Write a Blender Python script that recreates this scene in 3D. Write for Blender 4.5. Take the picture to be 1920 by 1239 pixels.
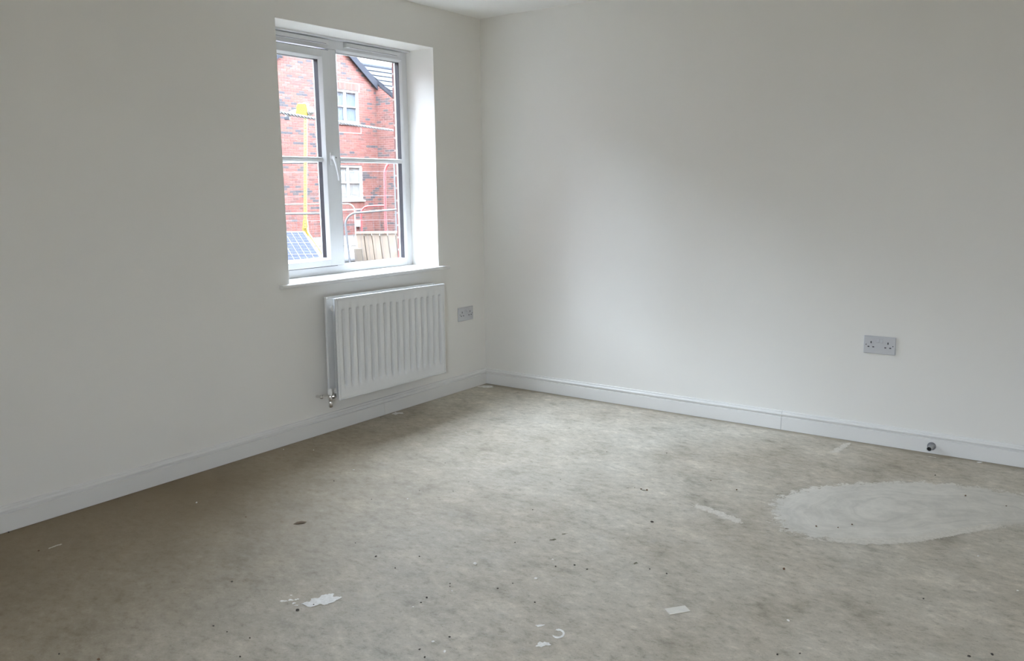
import bpy, math, random
from mathutils import Vector, Matrix

random.seed(7)
sc = bpy.context.scene
for _o in list(bpy.data.objects):
    bpy.data.objects.remove(_o)
COL = sc.collection

# ------------------------------------------------------------------ camera
FPX = 1580.86
CAM = Vector((3.35518, -4.29505, 1.26044))
YAW, PITCH, ROLL = 2.2015987, -0.1659547, -0.0115281


def cam_basis():
    cy, sy, cp, sp = math.cos(YAW), math.sin(YAW), math.cos(PITCH), math.sin(PITCH)
    fw = Vector((cy * cp, sy * cp, sp))
    rt = Vector((sy, -cy, 0))
    up = rt.cross(fw)
    cr, sr = math.cos(ROLL), math.sin(ROLL)
    return rt * cr + up * sr, up * cr - rt * sr, fw


CR, CU, CF = cam_basis()
cam_data = bpy.data.cameras.new('camera')
cam_data.sensor_width = 36
cam_data.sensor_fit = 'HORIZONTAL'
cam_data.lens = FPX / 1920 * 36
cam_data.clip_start = 0.02
cam_data.clip_end = 500
cam = bpy.data.objects.new('camera', cam_data)
COL.objects.link(cam)
cam.matrix_world = Matrix(((CR.x, CU.x, -CF.x, CAM.x), (CR.y, CU.y, -CF.y, CAM.y), (CR.z, CU.z, -CF.z, CAM.z), (0, 0, 0, 1)))
sc.camera = cam


def ray(px, py):
    return CF + CR * ((px - 960) / FPX) - CU * ((py - 619.5) / FPX)


def at_depth(px, py, t):
    return CAM + ray(px, py) * t


def on_floor(px, py, z=0.0):
    d = ray(px, py)
    return CAM + d * ((z - CAM.z) / d.z)


def to_px(p):
    d = Vector(p) - CAM
    t = d.dot(CF)
    return 960 + FPX * d.dot(CR) / t, 619.5 - FPX * d.dot(CU) / t, t


# ------------------------------------------------------------------ world, exposure
SKY = 50.0         # zenith radiance of the overcast sky
world = bpy.data.worlds.new('overcast_sky')
sc.world = world
world.use_nodes = True
wn = world.node_tree.nodes
# standard overcast sky: three times brighter at the zenith than at the horizon
wl_ = world.node_tree.links
wc = wn.new('ShaderNodeTexCoord')
wx = wn.new('ShaderNodeSeparateXYZ')
wl_.new(wc.outputs['Generated'], wx.inputs[0])
wm1 = wn.new('ShaderNodeMath'); wm1.operation = 'MAXIMUM'; wm1.inputs[1].default_value = 0.0
wl_.new(wx.outputs[2], wm1.inputs[0])
wm2 = wn.new('ShaderNodeMath'); wm2.operation = 'MULTIPLY_ADD'
wm2.inputs[1].default_value = SKY * 2 / 3; wm2.inputs[2].default_value = SKY / 3
wl_.new(wm1.outputs[0], wm2.inputs[0])
wn['Background'].inputs['Color'].default_value = (0.85, 0.965, 1.16, 1)
wl_.new(wm2.outputs[0], wn['Background'].inputs['Strength'])
sc.view_settings.view_transform = 'Standard'
sc.view_settings.look = 'None'
sc.view_settings.gamma = 1
sc.view_settings.exposure = 0.1
sc.view_settings.use_curve_mapping = False
sc.cycles.max_bounces = 14
sc.cycles.diffuse_bounces = 10
sc.cycles.transparent_max_bounces = 24
sc.cycles.use_denoising = True
sc.cycles.sample_clamp_indirect = 0

RX, RY, RH = 4.4, -5.3, 2.298         # room extents: x 0..RX, y RY..0
WY1, WY2, WZ1, WZ2 = -1.5734, -0.4453, 0.8073, 2.0738   # window opening
FX = -0.211                            # inner face of the window frame
GZ = -0.2                              # ground level outside
DX1, DX2, DZ = 3.2, 4.1, 2.05          # unseen glazed door added in the rear wall as fill light


def portal(name, loc, rot, sx, sy):
    l = bpy.data.lights.new(name, 'AREA')
    l.shape = 'RECTANGLE'
    l.size, l.size_y = sx, sy
    l.cycles.is_portal = True
    o = bpy.data.objects.new(name, l)
    COL.objects.link(o)
    o.location = loc
    o.rotation_euler = rot


portal('window_daylight', (-0.40, (WY1 + WY2) / 2, (WZ1 + WZ2) / 2), (0, math.radians(-90), 0), WZ2 - WZ1, WY2 - WY1)
portal('added_door_daylight', ((DX1 + DX2) / 2, RY - 0.40, DZ / 2), (math.radians(90), 0, 0), DX2 - DX1, DZ)


# ------------------------------------------------------------------ materials
class NT:
    def __init__(self, name):
        self.m = bpy.data.materials.new(name)
        self.m.use_nodes = True
        self.t = self.m.node_tree
        self.b = self.t.nodes['Principled BSDF']
        self.out = self.t.nodes['Material Output']

    def n(self, typ, **kw):
        nd = self.t.nodes.new(typ)
        for k, v in kw.items():
            if k.startswith('i_'):
                key = k[2:]
                nd.inputs[int(key) if key.isdigit() else key.replace('_', ' ')].default_value = v
            else:
                setattr(nd, k, v)
        return nd

    def l(self, a, b):
        self.t.links.new(a, b)

    def coord(self):
        return self.n('ShaderNodeTexCoord').outputs['Object']

    def noise(self, vec, scale, detail=4, rough=.55, stretch=None, rot=0.0):
        if stretch:
            mp = self.n('ShaderNodeMapping')
            mp.inputs['Scale'].default_value = stretch
            mp.inputs['Rotation'].default_value = (0, 0, rot)
            self.l(vec, mp.inputs['Vector'])
            vec = mp.outputs[0]
        nd = self.n('ShaderNodeTexNoise', i_Scale=scale, i_Detail=detail, i_Roughness=rough)
        self.l(vec, nd.inputs['Vector'])
        return nd.outputs['Fac']

    def ramp(self, fac, stops):
        r = self.n('ShaderNodeValToRGB')
        e = r.color_ramp.elements
        while len(e) < len(stops):
            e.new(0.5)
        for el, (p, c) in zip(e, stops):
            el.position = p
            el.color = (*c, 1) if len(c) == 3 else c
        self.l(fac, r.inputs[0])
        return r.outputs[0]

    def mix(self, fac, a, b, typ='MIX'):
        m = self.n('ShaderNodeMix', data_type='RGBA', blend_type=typ)
        for s, v in ((m.inputs[0], fac), (m.inputs[6], a), (m.inputs[7], b)):
            if hasattr(v, 'links') or hasattr(v, 'is_linked'):
                self.l(v, s)
            elif isinstance(v, (int, float)):
                s.default_value = v
            else:
                s.default_value = (*v, 1)
        return m.outputs[2]

    def math(self, op, a, b=0.0, clamp=False):
        m = self.n('ShaderNodeMath', operation=op, use_clamp=clamp)
        for s, v in ((m.inputs[0], a), (m.inputs[1], b)):
            if isinstance(v, (int, float)):
                s.default_value = v
            else:
                self.l(v, s)
        return m.outputs[0]

    def bump(self, h, strength, dist):
        b = self.n('ShaderNodeBump', i_Strength=strength, i_Distance=dist)
        self.l(h, b.inputs['Height'])
        self.l(b.outputs[0], self.b.inputs['Normal'])


def plain(name, col, rough=.5, metal=0.0, vary=.06, scale=8.0, spec=.5, bump=0.0):
    """One base colour with slight procedural variation in tone and roughness."""
    t = NT(name)
    c = t.coord()
    f = t.noise(c, scale, 5)
    lo = tuple(max(0, v * (1 - vary)) for v in col)
    hi = tuple(min(1, v * (1 + vary)) for v in col)
    t.l(t.ramp(f, [(.3, lo), (.7, hi)]), t.b.inputs['Base Color'])
    t.b.inputs['Roughness'].default_value = rough
    t.b.inputs['Metallic'].default_value = metal
    t.b.inputs['Specular IOR Level'].default_value = spec
    if bump:
        t.bump(t.noise(c, scale * 20, 3), .3, bump)
    return t.m


def paint_wall(name, col):
    t = NT(name)
    c = t.coord()
    f = t.noise(c, 1.3, 4)
    t.l(t.ramp(f, [(.3, tuple(v * .985 for v in col)), (.7, tuple(min(1, v * 1.012) for v in col))]), t.b.inputs['Base Color'])
    t.b.inputs['Roughness'].default_value = .88
    t.b.inputs['Specular IOR Level'].default_value = .25
    h = t.noise(c, 170, 4)
    t.bump(h, .25, .0006)
    return t.m


def glass_mat():
    t = NT('window_glass')
    t.t.nodes.remove(t.b)
    tr = t.n('ShaderNodeBsdfTransparent')
    tr.inputs[0].default_value = (.955, .97, .965, 1)
    gl = t.n('ShaderNodeBsdfGlossy', i_Roughness=.0)
    c = t.n('ShaderNodeTexCoord').outputs['Object']
    # Schlick reflectance, the same from both sides of the pane
    g = t.n('ShaderNodeNewGeometry')
    dp = t.n('ShaderNodeVectorMath', operation='DOT_PRODUCT')
    t.l(g.outputs['Incoming'], dp.inputs[0])
    t.l(g.outputs['Normal'], dp.inputs[1])
    q = t.math('SUBTRACT', 1.0, t.math('ABSOLUTE', dp.outputs['Value']), True)
    f = t.math('ADD', t.math('MULTIPLY', t.math('POWER', q, 5.0), .94), t.math('ADD', .04, t.math('MULTIPLY', t.noise(c, 2, 2), .01)))
    mx = t.n('ShaderNodeMixShader')
    t.l(f, mx.inputs[0])
    t.l(tr.outputs[0], mx.inputs[1])
    t.l(gl.outputs[0], mx.inputs[2])
    t.l(mx.outputs[0], t.out.inputs[0])
    return t.m


def concrete_floor():
    t = NT('bare_concrete')
    c = t.coord()
    big = t.noise(c, .9, 5, .6)
    med = t.noise(c, 4.2, 9, .70, (1, 1.4, 1), .9)
    fine = t.noise(c, 21, 9, .74, (1, 1.6, 1), .9)
    spk = t.noise(c, 110, 4, .7)
    base = t.ramp(big, [(.32, (.44, .385, .305)), (.52, (.525, .478, .398)), (.72, (.57, .535, .462))])
    m1 = t.ramp(med, [(.30, (.60, .59, .56)), (.44, (.92, .92, .91)), (.54, (1.0, 1.0, 1.0)), (.70, (1.24, 1.24, 1.24))])
    col = t.mix(1.0, base, m1, 'MULTIPLY')
    m2 = t.ramp(fine, [(.30, (.58, .57, .54)), (.46, (.95, .95, .94)), (.54, (1.02, 1.02, 1.02)), (.70, (1.3, 1.3, 1.31))])
    col = t.mix(.9, col, m2, 'MULTIPLY')
    m3 = t.ramp(spk, [(.28, (.55, .53, .50)), (.42, (1, 1, 1)), (.62, (1, 1, 1)), (.74, (1.4, 1.4, 1.4))])
    col = t.mix(.8, col, m3, 'MULTIPLY')
    pits = t.noise(c, 48, 3, .6, (1, 1.8, 1), .9)
    pm_ = t.ramp(pits, [(.64, (0, 0, 0)), (.72, (1, 1, 1))])
    col = t.mix(t.math('MULTIPLY', pm_, .38), col, (.25, .23, .19))
    # trowel scratches and trodden plaster dust
    scr = t.noise(c, 30, 5, .7, (1, 9, 1), .75)
    s = t.ramp(scr, [(.60, (0, 0, 0)), (.72, (1, 1, 1))])
    col = t.mix(t.math('MULTIPLY', s, .20), col, (.55, .53, .48))
    dust = t.noise(c, 6.5, 8, .75)
    d = t.ramp(dust, [(.56, (0, 0, 0)), (.70, (1, 1, 1))])
    col = t.mix(t.math('MULTIPLY', d, .30), col, (.58, .57, .53))
    # browner and darker towards the window wall and the rear of the room
    sp = t.n('ShaderNodeSeparateXYZ')
    t.l(c, sp.inputs[0])
    near = t.math('SUBTRACT', 1.0, t.math('DIVIDE', sp.outputs[0], 1.9), True)
    far = t.math('MULTIPLY', t.math('SUBTRACT', -.5, sp.outputs[1]), .55, True)
    br = t.math('MULTIPLY', t.math('MULTIPLY', near, far), t.math('ADD', big, .45))
    col = t.mix(t.math('MULTIPLY', br, 1.0, True), col, (.225, .168, .100))
    # grubby strip along the skirting of the blank wall, also darkened like contact shade
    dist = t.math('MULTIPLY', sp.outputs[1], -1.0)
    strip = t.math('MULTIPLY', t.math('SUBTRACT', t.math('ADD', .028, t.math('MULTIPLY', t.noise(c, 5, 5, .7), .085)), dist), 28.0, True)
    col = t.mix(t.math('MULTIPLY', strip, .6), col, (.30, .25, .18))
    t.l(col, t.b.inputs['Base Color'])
    rr = t.ramp(med, [(.3, (.62, .62, .62)), (.7, (.82, .82, .82))])
    t.l(rr, t.b.inputs['Roughness'])
    t.b.inputs['Specular IOR Level'].default_value = .35
    h = t.math('ADD', t.math('MULTIPLY', fine, .6), t.math('MULTIPLY', spk, .35))
    t.bump(h, .5, .004)
    return t.m


def soft_mark(name, col, col2, amount=1.0, scale=25.0, ragged=2.4, swirl=False):
    """Thin coating on the floor: worn away towards its ragged edge (vertex attribute 'edge')."""
    t = NT(name)
    c = t.coord()
    e = t.n('ShaderNodeAttribute', attribute_name='edge').outputs['Fac']
    n1 = t.noise(c, scale, 7, .7)
    n3 = t.noise(c, scale * 5, 5, .7)
    nn = t.math('ADD', t.math('MULTIPLY', t.math('ADD', t.math('MULTIPLY', n1, .8), t.math('MULTIPLY', n3, .5)), ragged), .65 - .65 * ragged)
    a = t.math('MULTIPLY', t.math('SUBTRACT', t.math('ADD', t.math('MULTIPLY', e, 1.6), nn), amount), 60.0, True)
    if swirl:
        # arcs left by the trowel, following the outline of the patch
        wob = t.noise(c, 2.2, 3)
        cb = t.n('ShaderNodeCombineXYZ')
        t.l(t.math('ADD', t.math('MULTIPLY', e, 9.0), t.math('MULTIPLY', wob, 11.0)), cb.inputs[0])
        t.l(t.math('MULTIPLY', wob, 3.0), cb.inputs[1])
        arc_ = t.n('ShaderNodeTexNoise', i_Scale=1.3, i_Detail=5.0, i_Roughness=.65)
        t.l(cb.outputs[0], arc_.inputs['Vector'])
        n2 = t.noise(c, 9, 7, .72)
        f = t.math('ADD', t.math('MULTIPLY', arc_.outputs['Fac'], .5), t.math('MULTIPLY', n2, .5))
        cc = t.ramp(f, [(.38, col2), (.60, col)])
        rim = t.ramp(e, [(.05, (1, 1, 1)), (.35, (0, 0, 0))])
        cc = t.mix(t.math('MULTIPLY', rim, .55), cc, tuple(min(.8, v * 1.12) for v in col))
    else:
        cc = t.ramp(t.noise(c, scale * 2.2, 5), [(.35, col2), (.65, col)])
    t.l(cc, t.b.inputs['Base Color'])
    t.b.inputs['Roughness'].default_value = .8
    t.l(a, t.b.inputs['Alpha'])
    t.bump(n1, .25, .001)
    return t.m


def brick_wall_mat():
    t = NT('brick_wall_far')
    c = t.coord()
    mp = t.n('ShaderNodeMapping')
    mp.inputs['Rotation'].default_value = (math.radians(90), 0, math.radians(90))
    t.l(c, mp.inputs[0])
    b = t.n('ShaderNodeTexBrick', i_Scale=1.0)
    b.inputs['Color1'].default_value = (.125, .039, .028, 1)
    b.inputs['Color2'].default_value = (.078, .031, .025, 1)
    b.inputs['Mortar'].default_value = (.20, .155, .135, 1)
    b.inputs['Mortar Size'].default_value = .006
    b.inputs['Brick Width'].default_value = .225
    b.inputs['Row Height'].default_value = .075
    sx = t.n('ShaderNodeSeparateXYZ')
    t.l(c, sx.inputs[0])
    cb = t.n('ShaderNodeCombineXYZ')
    t.l(sx.outputs[1], cb.inputs[0])
    t.l(sx.outputs[2], cb.inputs[1])
    t.l(cb.outputs[0], b.inputs['Vector'])
    t.l(b.outputs['Color'], t.b.inputs['Base Color'])
    t.b.inputs['Roughness'].default_value = .85
    return t.m


M = {}
M['brickfar'] = brick_wall_mat()
M['wall'] = paint_wall('white_emulsion', (.80, .78, .735))
M['ceiling'] = paint_wall('ceiling_emulsion', (.84, .825, .79))
M['reveal'] = M['wall']
M['satin'] = plain('white_satin_paint', (.76, .75, .725), .40, vary=.015, scale=3)
M['upvc'] = plain('white_upvc', (.70, .705, .71), .28, vary=.01, scale=3)
M['upvc_far'] = plain('weathered_white_frame', (0.319, 0.319, 0.319), .5, vary=.03, scale=3)
M['gasket'] = plain('black_gasket', (.012, .013, .018), .45, vary=.2)
M['glass'] = glass_mat()
M['radiator'] = plain('radiator_enamel', (.755, .755, .745), .32, vary=.01, scale=3)
M['chrome'] = plain('chrome', (.72, .70, .68), .18, 1.0, vary=.05)
M['dark'] = plain('dark_void', (.015, .015, .015), .7, vary=.2)
M['socket'] = plain('socket_plastic', (.57, .57, .58), .35, vary=.02)
M['socket_hole'] = plain('socket_slot', (.05, .05, .055), .6, vary=.2)
M['floor'] = concrete_floor()
M['concrete_out'] = plain('rough_ground', (0.047, 0.040, 0.032), .9, vary=.35, scale=2.5)
M['foot_block'] = plain('grey_block', (0.076, 0.076, 0.072), .9, vary=.15, scale=20)
M['pipe_grey'] = plain('grey_pipe_sleeve', (.22, .22, .23), .6, vary=.25, scale=60)
M['pipe_metal'] = plain('dull_pipe', (.45, .45, .45), .4, .6, vary=.2, scale=50)
BR = [('brick_orange', (0.129, 0.043, 0.030)), ('brick_red', (0.117, 0.035, 0.026)), ('brick_rose', (0.136, 0.051, 0.040)),
      ('brick_brown', (0.082, 0.033, 0.026)), ('brick_smoke', (0.045, 0.035, 0.034)), ('brick_dark', (0.031, 0.028, 0.031))]
BRM = [plain(n, c, .85, vary=.12, scale=14) for n, c in BR]
M['mortar'] = plain('pale_mortar', (0.205, 0.156, 0.137), .9, vary=.08, scale=12)
M['roof'] = plain('slate_grey_tile', (.030, .032, .038), .85, vary=.12, scale=6, spec=.1)
M['barge'] = plain('grey_bargeboard', (.026, .027, .033), .8, vary=.08, scale=4, spec=.1)
M['yellow'] = plain('yellow_powder_coat', (0.176, 0.122, 0.008), .4, vary=.05)
M['whiteplastic'] = plain('white_plastic', (0.251, 0.251, 0.239), .4, vary=.03)
M['galv'] = plain('galvanised_steel', (0.098, 0.101, 0.103), .5, .2, vary=.1, scale=10)
M['cream'] = plain('cream_tube', (0.144, 0.129, 0.110), .5, vary=.06)
M['red'] = plain('red_tube_paint', (0.182, 0.014, 0.014), .4, vary=.06)
M['timber'] = plain('sawn_timber', (0.163, 0.125, 0.091), .75, vary=.16, scale=7)
M['timber_dark'] = plain('weathered_timber', (0.087, 0.068, 0.049), .8, vary=.2, scale=7)
M['cell'] = plain('solar_cell', (0.016, 0.018, 0.026), .8, vary=.08, spec=.05)
M['silver'] = plain('silver_busbar', (0.085, 0.090, 0.098), .5, .1, vary=.03)
M['cable'] = plain('grey_cable', (0.095, 0.097, 0.099), .6, vary=.1, scale=20)
M['sack'] = plain('white_sack', (0.205, 0.213, 0.220), .8, vary=.08)
M['curtain'] = plain('pale_curtain', (0.198, 0.182, 0.171), .9, vary=.2, scale=5)
M['sky_sheer'] = plain('sky_tinted_sheer', (.10, .115, .135), .9, vary=.12, scale=4)  # sky reflection of the upper panes put into the curtain colour
M['room_dark'] = plain('dim_interior', (0.106, 0.114, 0.122), .7, vary=.1)
M['plaster'] = soft_mark('plaster_splash', (.88, .87, .84), (.74, .72, .68), 1.0, 38, 2.2)
M['smear'] = soft_mark('filler_smear', (.70, .66, .585), (.60, .562, .49), 1.75, 34, 3.6)
M['faint'] = soft_mark('faint_filler', (.43, .375, .29), (.36, .31, .235), 1.6, 34, 3.5)
M['scuff'] = soft_mark('earth_scuff', (.17, .15, .09), (.10, .09, .055), 1.75, 60, 3.6)
M['skim'] = soft_mark('levelling_skim', (.70, .665, .595), (.53, .505, .45), .95, 20, 1.9, True)
M['crumb_dark'] = plain('dark_grit', (.07, .06, .05), .9, vary=.3, scale=80)
M['crumb_pale'] = plain('pale_plaster_crumb', (.82, .80, .76), .9, vary=.1, scale=80)
M['crumb_brown'] = plain('brown_grit', (.16, .09, .05), .9, vary=.3, scale=80)
M['leaf'] = plain('dry_leaf', (.13, .085, .045), .8, vary=.3, scale=60)


# ------------------------------------------------------------------ mesh helpers
class MB:
    def __init__(self):
        self.v, self.f, self.mi, self.sm = [], [], [], []

    def add(self, verts, faces, mi=0, smooth=False):
        o = len(self.v)
        self.v += [tuple(p) for p in verts]
        for f in faces:
            self.f.append([i + o for i in f])
            self.mi.append(mi)
            self.sm.append(smooth)
        return self

    def box(self, a, b, mi=0):
        x0, x1 = sorted((a[0], b[0])); y0, y1 = sorted((a[1], b[1])); z0, z1 = sorted((a[2], b[2]))
        v = [(x0, y0, z0), (x1, y0, z0), (x1, y1, z0), (x0, y1, z0), (x0, y0, z1), (x1, y0, z1), (x1, y1, z1), (x0, y1, z1)]
        return self.add(v, [(0, 3, 2, 1), (4, 5, 6, 7), (0, 1, 5, 4), (1, 2, 6, 5), (2, 3, 7, 6), (3, 0, 4, 7)], mi)

    def obox(self, c, ax, ay, az, mi=0):
        """Box from a centre and three half-axis vectors."""
        c, ax, ay, az = Vector(c), Vector(ax), Vector(ay), Vector(az)
        v = [c + ax * i + ay * j + az * k for k in (-1, 1) for j, i in ((-1, -1), (-1, 1), (1, 1), (1, -1))]
        return self.add(v, [(0, 3, 2, 1), (4, 5, 6, 7), (0, 1, 5, 4), (1, 2, 6, 5), (2, 3, 7, 6), (3, 0, 4, 7)], mi)

    def tube(self, pts, r, n=10, caps=True, mi=0):
        pts = [Vector(p) for p in pts]
        rs = r if isinstance(r, (list, tuple)) else [r] * len(pts)
        rings, prev = [], None
        for i, p in enumerate(pts):
            d = (pts[min(i + 1, len(pts) - 1)] - pts[max(i - 1, 0)]).normalized()
            if prev is None:
                a = Vector((0, 0, 1)) if abs(d.z) < .9 else Vector((1, 0, 0))
                u = d.cross(a).normalized()
            else:
                u = (prev - d * prev.dot(d)).normalized()
            prev = u
            w = d.cross(u)
            rings.append([p + (u * math.cos(2 * math.pi * k / n) + w * math.sin(2 * math.pi * k / n)) * rs[i] for k in range(n)])
        o = [q for ring in rings for q in ring]
        f = []
        for i in range(len(pts) - 1):
            for k in range(n):
                f.append((i * n + k, i * n + (k + 1) % n, (i + 1) * n + (k + 1) % n, (i + 1) * n + k))
        self.add(o, f, mi, True)
        if caps:
            self.add(rings[0], [tuple(reversed(range(n)))], mi)
            self.add(rings[-1], [tuple(range(n))], mi)
        return self

    def lathe(self, c, axis, prof, n=24, mi=0):
        """prof = [(distance along axis, radius)...]"""
        c, ax = Vector(c), Vector(axis).normalized()
        a = Vector((0, 0, 1)) if abs(ax.z) < .9 else Vector((1, 0, 0))
        u = ax.cross(a).normalized()
        w = ax.cross(u)
        v = [c + ax * h + (u * math.cos(2 * math.pi * k / n) + w * math.sin(2 * math.pi * k / n)) * r for h, r in prof for k in range(n)]
        f = [(i * n + k, i * n + (k + 1) % n, (i + 1) * n + (k + 1) % n, (i + 1) * n + k) for i in range(len(prof) - 1) for k in range(n)]
        f += [tuple(reversed(range(n))), tuple((len(prof) - 1) * n + k for k in range(n))]
        return self.add(v, f, mi, True)

    def prism(self, poly, off, mi=0):
        off = Vector(off)
        n = len(poly)
        v = [Vector(p) for p in poly] + [Vector(p) + off for p in poly]
        f = [tuple(reversed(range(n))), tuple(range(n, 2 * n))] + [(i, (i + 1) % n, n + (i + 1) % n, n + i) for i in range(n)]
        return self.add(v, f, mi)

    def mesh(self, name, mats, fix=True):
        me = bpy.data.meshes.new(name)
        me.from_pydata(self.v, [], self.f)
        for m in (mats if isinstance(mats, (list, tuple)) else [mats]):
            me.materials.append(m)
        me.polygons.foreach_set('material_index', self.mi)
        me.polygons.foreach_set('use_smooth', self.sm)
        if fix:
            import bmesh
            bm = bmesh.new()
            bm.from_mesh(me)
            bmesh.ops.recalc_face_normals(bm, faces=bm.faces)
            bm.to_mesh(me)
            bm.free()
        me.update()
        return me

    def build(self, name, mats, parent=None, bevel=0.0, seg=2, label=None):
        o = bpy.data.objects.new(name, self.mesh(name, mats))
        COL.objects.link(o)
        if parent is not None:
            o.parent = parent
        if bevel:
            b = o.modifiers.new('bevel', 'BEVEL')
            b.width = bevel
            b.segments = seg
            b.limit_method = 'ANGLE'
            b.angle_limit = math.radians(40)
            b.harden_normals = False
        if label:
            o['label'] = label
        return o


def tag(o, label=None, cat=None, group=None, kind=None):
    for k, v in (('label', label), ('category', cat), ('group', group), ('kind', kind)):
        if v:
            o[k] = v
    return o


def empty(name, loc=(0, 0, 0)):
    o = bpy.data.objects.new(name, None)
    o.empty_display_size = .1
    COL.objects.link(o)
    o.location = loc
    return o


def rebase(root, p):
    """Put a thing's Empty at its base while its parts keep their world coordinates."""
    p = Vector(p)
    root.location = p
    for ch in root.children:
        ch.location = ch.location - p
    return root


# ------------------------------------------------------------------ room shell
T = .305
fb = MB()
fb.add([(-T, RY - T, 0), (RX + T, RY - T, 0), (RX + T, T, 0), (-T, T, 0), (-T, RY - T, -.15), (RX + T, RY - T, -.15), (RX + T, T, -.15), (-T, T, -.15)],
       [(0, 1, 2, 3), (7, 6, 5, 4), (0, 4, 5, 1), (1, 5, 6, 2), (2, 6, 7, 3), (3, 7, 4, 0)])
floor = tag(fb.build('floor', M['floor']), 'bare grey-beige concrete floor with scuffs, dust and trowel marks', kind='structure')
ceiling = tag(MB().box((-T, RY - T, RH), (RX + T, T, RH + .2)).build('ceiling', M['ceiling']), 'plain white painted ceiling above the two white walls', kind='structure')

wl = MB()
XL = -.272     # back of the inner leaf; a brick outer leaf follows
wl.box((XL, RY - T, 0), (0, WY1, RH)).box((XL, WY2, 0), (0, 0, RH)).box((XL, WY1, 0), (0, WY2, WZ1 - .022)).box((XL, WY1, WZ2), (0, WY2, RH))
wall_left = tag(wl.build('wall_left', M['wall']), 'white painted wall with the window and radiator', kind='structure')
tag(MB().box((-T, 0, 0), (RX + T, T, RH)).build('wall_right', M['wall']), 'blank white painted wall lit by the window', kind='structure')
wr = MB()
wr.box((0, RY - T, 0), (DX1, RY, RH)).box((DX2, RY - T, 0), (RX, RY, RH)).box((DX1, RY - T, DZ), (DX2, RY, RH))
tag(wr.build('wall_rear', M['wall']), 'white painted rear wall around the added glazed door', kind='structure')
tag(MB().box((RX, RY - T, 0), (RX + T, 0, RH)).build('wall_opposite', M['wall']), 'plain white painted wall facing the window wall', kind='structure')
ol = MB()
oy1, oy2, oz1, oz2 = WY1 + .03, WY2 - .03, WZ1 - .005, WZ2 - .03
ol.box((-T, RY - T, -.15), (XL - .001, oy1, RH)).box((-T, oy2, -.15), (XL - .001, T, RH)).box((-T, oy1, -.15), (XL - .001, oy2, oz1)).box((-T, oy1, oz2), (XL - .001, oy2, RH))
ol.build('brick_outer_leaf', M['brickfar'], wall_left, label='red brick outer leaf round the window')

# skirting boards: torus profile (distance from the wall, height)
SK = [(0, .0015), (.0175, .0015), (.0175, .0695), (.0095, .0725), (.0095, .0775), (.0165, .0805), (.0175, .0835), (.0165, .0875), (.0135, .091),
      (.0105, .0925), (.0105, .0945), (.0095, .0985), (.0065, .1005), (0, .101)]


def skirt(name, axis, segs, label):
    root = tag(empty(name), label, kind='structure')
    for a, b in segs:
        m = MB()
        if axis == 'left':
            poly = [(d, a, z) for d, z in SK]; off = (0, b - a, 0)
        elif axis == 'right':
            poly = [(a, -d, z) for d, z in SK]; off = (b - a, 0, 0)
        elif axis == 'rear':
            poly = [(a, RY + d, z) for d, z in SK]; off = (b - a, 0, 0)
        else:
            poly = [(RX - d, a, z) for d, z in SK]; off = (0, b - a, 0)
        m.prism(poly, off)
        m.build('skirting_board', M['satin'], root)
    return root


skirt('baseboard_left', 'left', [(RY, -.9635), (-.9615, 0)], 'white moulded skirting board under the window wall')
skirt('baseboard_right', 'right', [(.0, 1.968), (1.9695, RX)], 'white moulded skirting board under the blank wall')
skirt('baseboard_rear', 'rear', [(0, DX1 - .01), (DX2 + .01, RX)], 'white moulded skirting board beside the added glazed door')
skirt('baseboard_opposite', 'opp', [(RY, 0)], 'white moulded skirting board along the wall facing the window')

# ------------------------------------------------------------------ window
win = tag(empty('window_1', (FX, (WY1 + WY2) / 2, WZ1)), 'white two-light casement window with mid glazing bars and deep reveal', kind='structure')
FB = -.266       # outer face of frame
XG1, XG2 = -.224, -.254   # the two panes


def ring(y0, y1, z0, z1, wy0, wy1, wz0, wz1, xa, xb, mi=0, mb=None):
    """Rectangular frame: outer y0..y1, z0..z1 with member widths."""
    m = mb or MB()
    m.box((xa, y0, z0), (xb, y0 + wy0, z1), mi).box((xa, y1 - wy1, z0), (xb, y1, z1), mi)
    m.box((xa, y0 + wy0, z0), (xb, y1 - wy1, z0 + wz0), mi).box((xa, y0 + wy0, z1 - wz1), (xb, y1 - wy1, z1), mi)
    return m


def bead(y0, y1, z0, z1, mat, parent, w=.012):
    """Chamfered glazing bead running round an opening."""
    m = MB()
    xo, xi = FX + (.010 if parent.name.startswith('case') else 0), XG1 + .001
    a = [(xo, y0 - w, z0 - w), (xo, y1 + w, z0 - w), (xo, y1 + w, z1 + w), (xo, y0 - w, z1 + w)]
    b = [(xi, y0, z0), (xi, y1, z0), (xi, y1, z1), (xi, y0, z1)]
    m.add(a + b, [(i, (i + 1) % 4, 4 + (i + 1) % 4, 4 + i) for i in range(4)])
    return m.build('glazing_bead', mat, parent)


def wbuild(m, name, mat, parent=win, bevel=0.0, label=None):
    o = m.build(name, mat, parent, bevel, label=label)
    p = parent
    q = Vector((0, 0, 0))
    while p is not None:
        q += p.location
        p = p.parent
    o.location = -q
    return o


MY0, MY1 = -1.0585, -.9925 + .004     # mullion
fr = ring(WY1, WY2, WZ1, WZ2, .050, .0442, .046, .058, FX, FB)
wbuild(fr, 'outer_frame', M['upvc'], bevel=.004)
wbuild(MB().box((FX, MY0, WZ1 + .0462), (FB, MY1 - .016, WZ2 - .0582)), 'mullion', M['upvc'], bevel=.004)
# fixed light on the right
fy0, fy1, fz0, fz1 = -.9925, -.5015, .8505, 2.0055
fm = MB()
ring(fy0 - .0122, fy1 + .0122, fz0 - .0122, fz1 + .0122, .0121, .0121, .0121, .0121, XG2 - .001, FB, mb=fm)
wbuild(fm, 'fixed_light_frame', M['upvc'])
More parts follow.
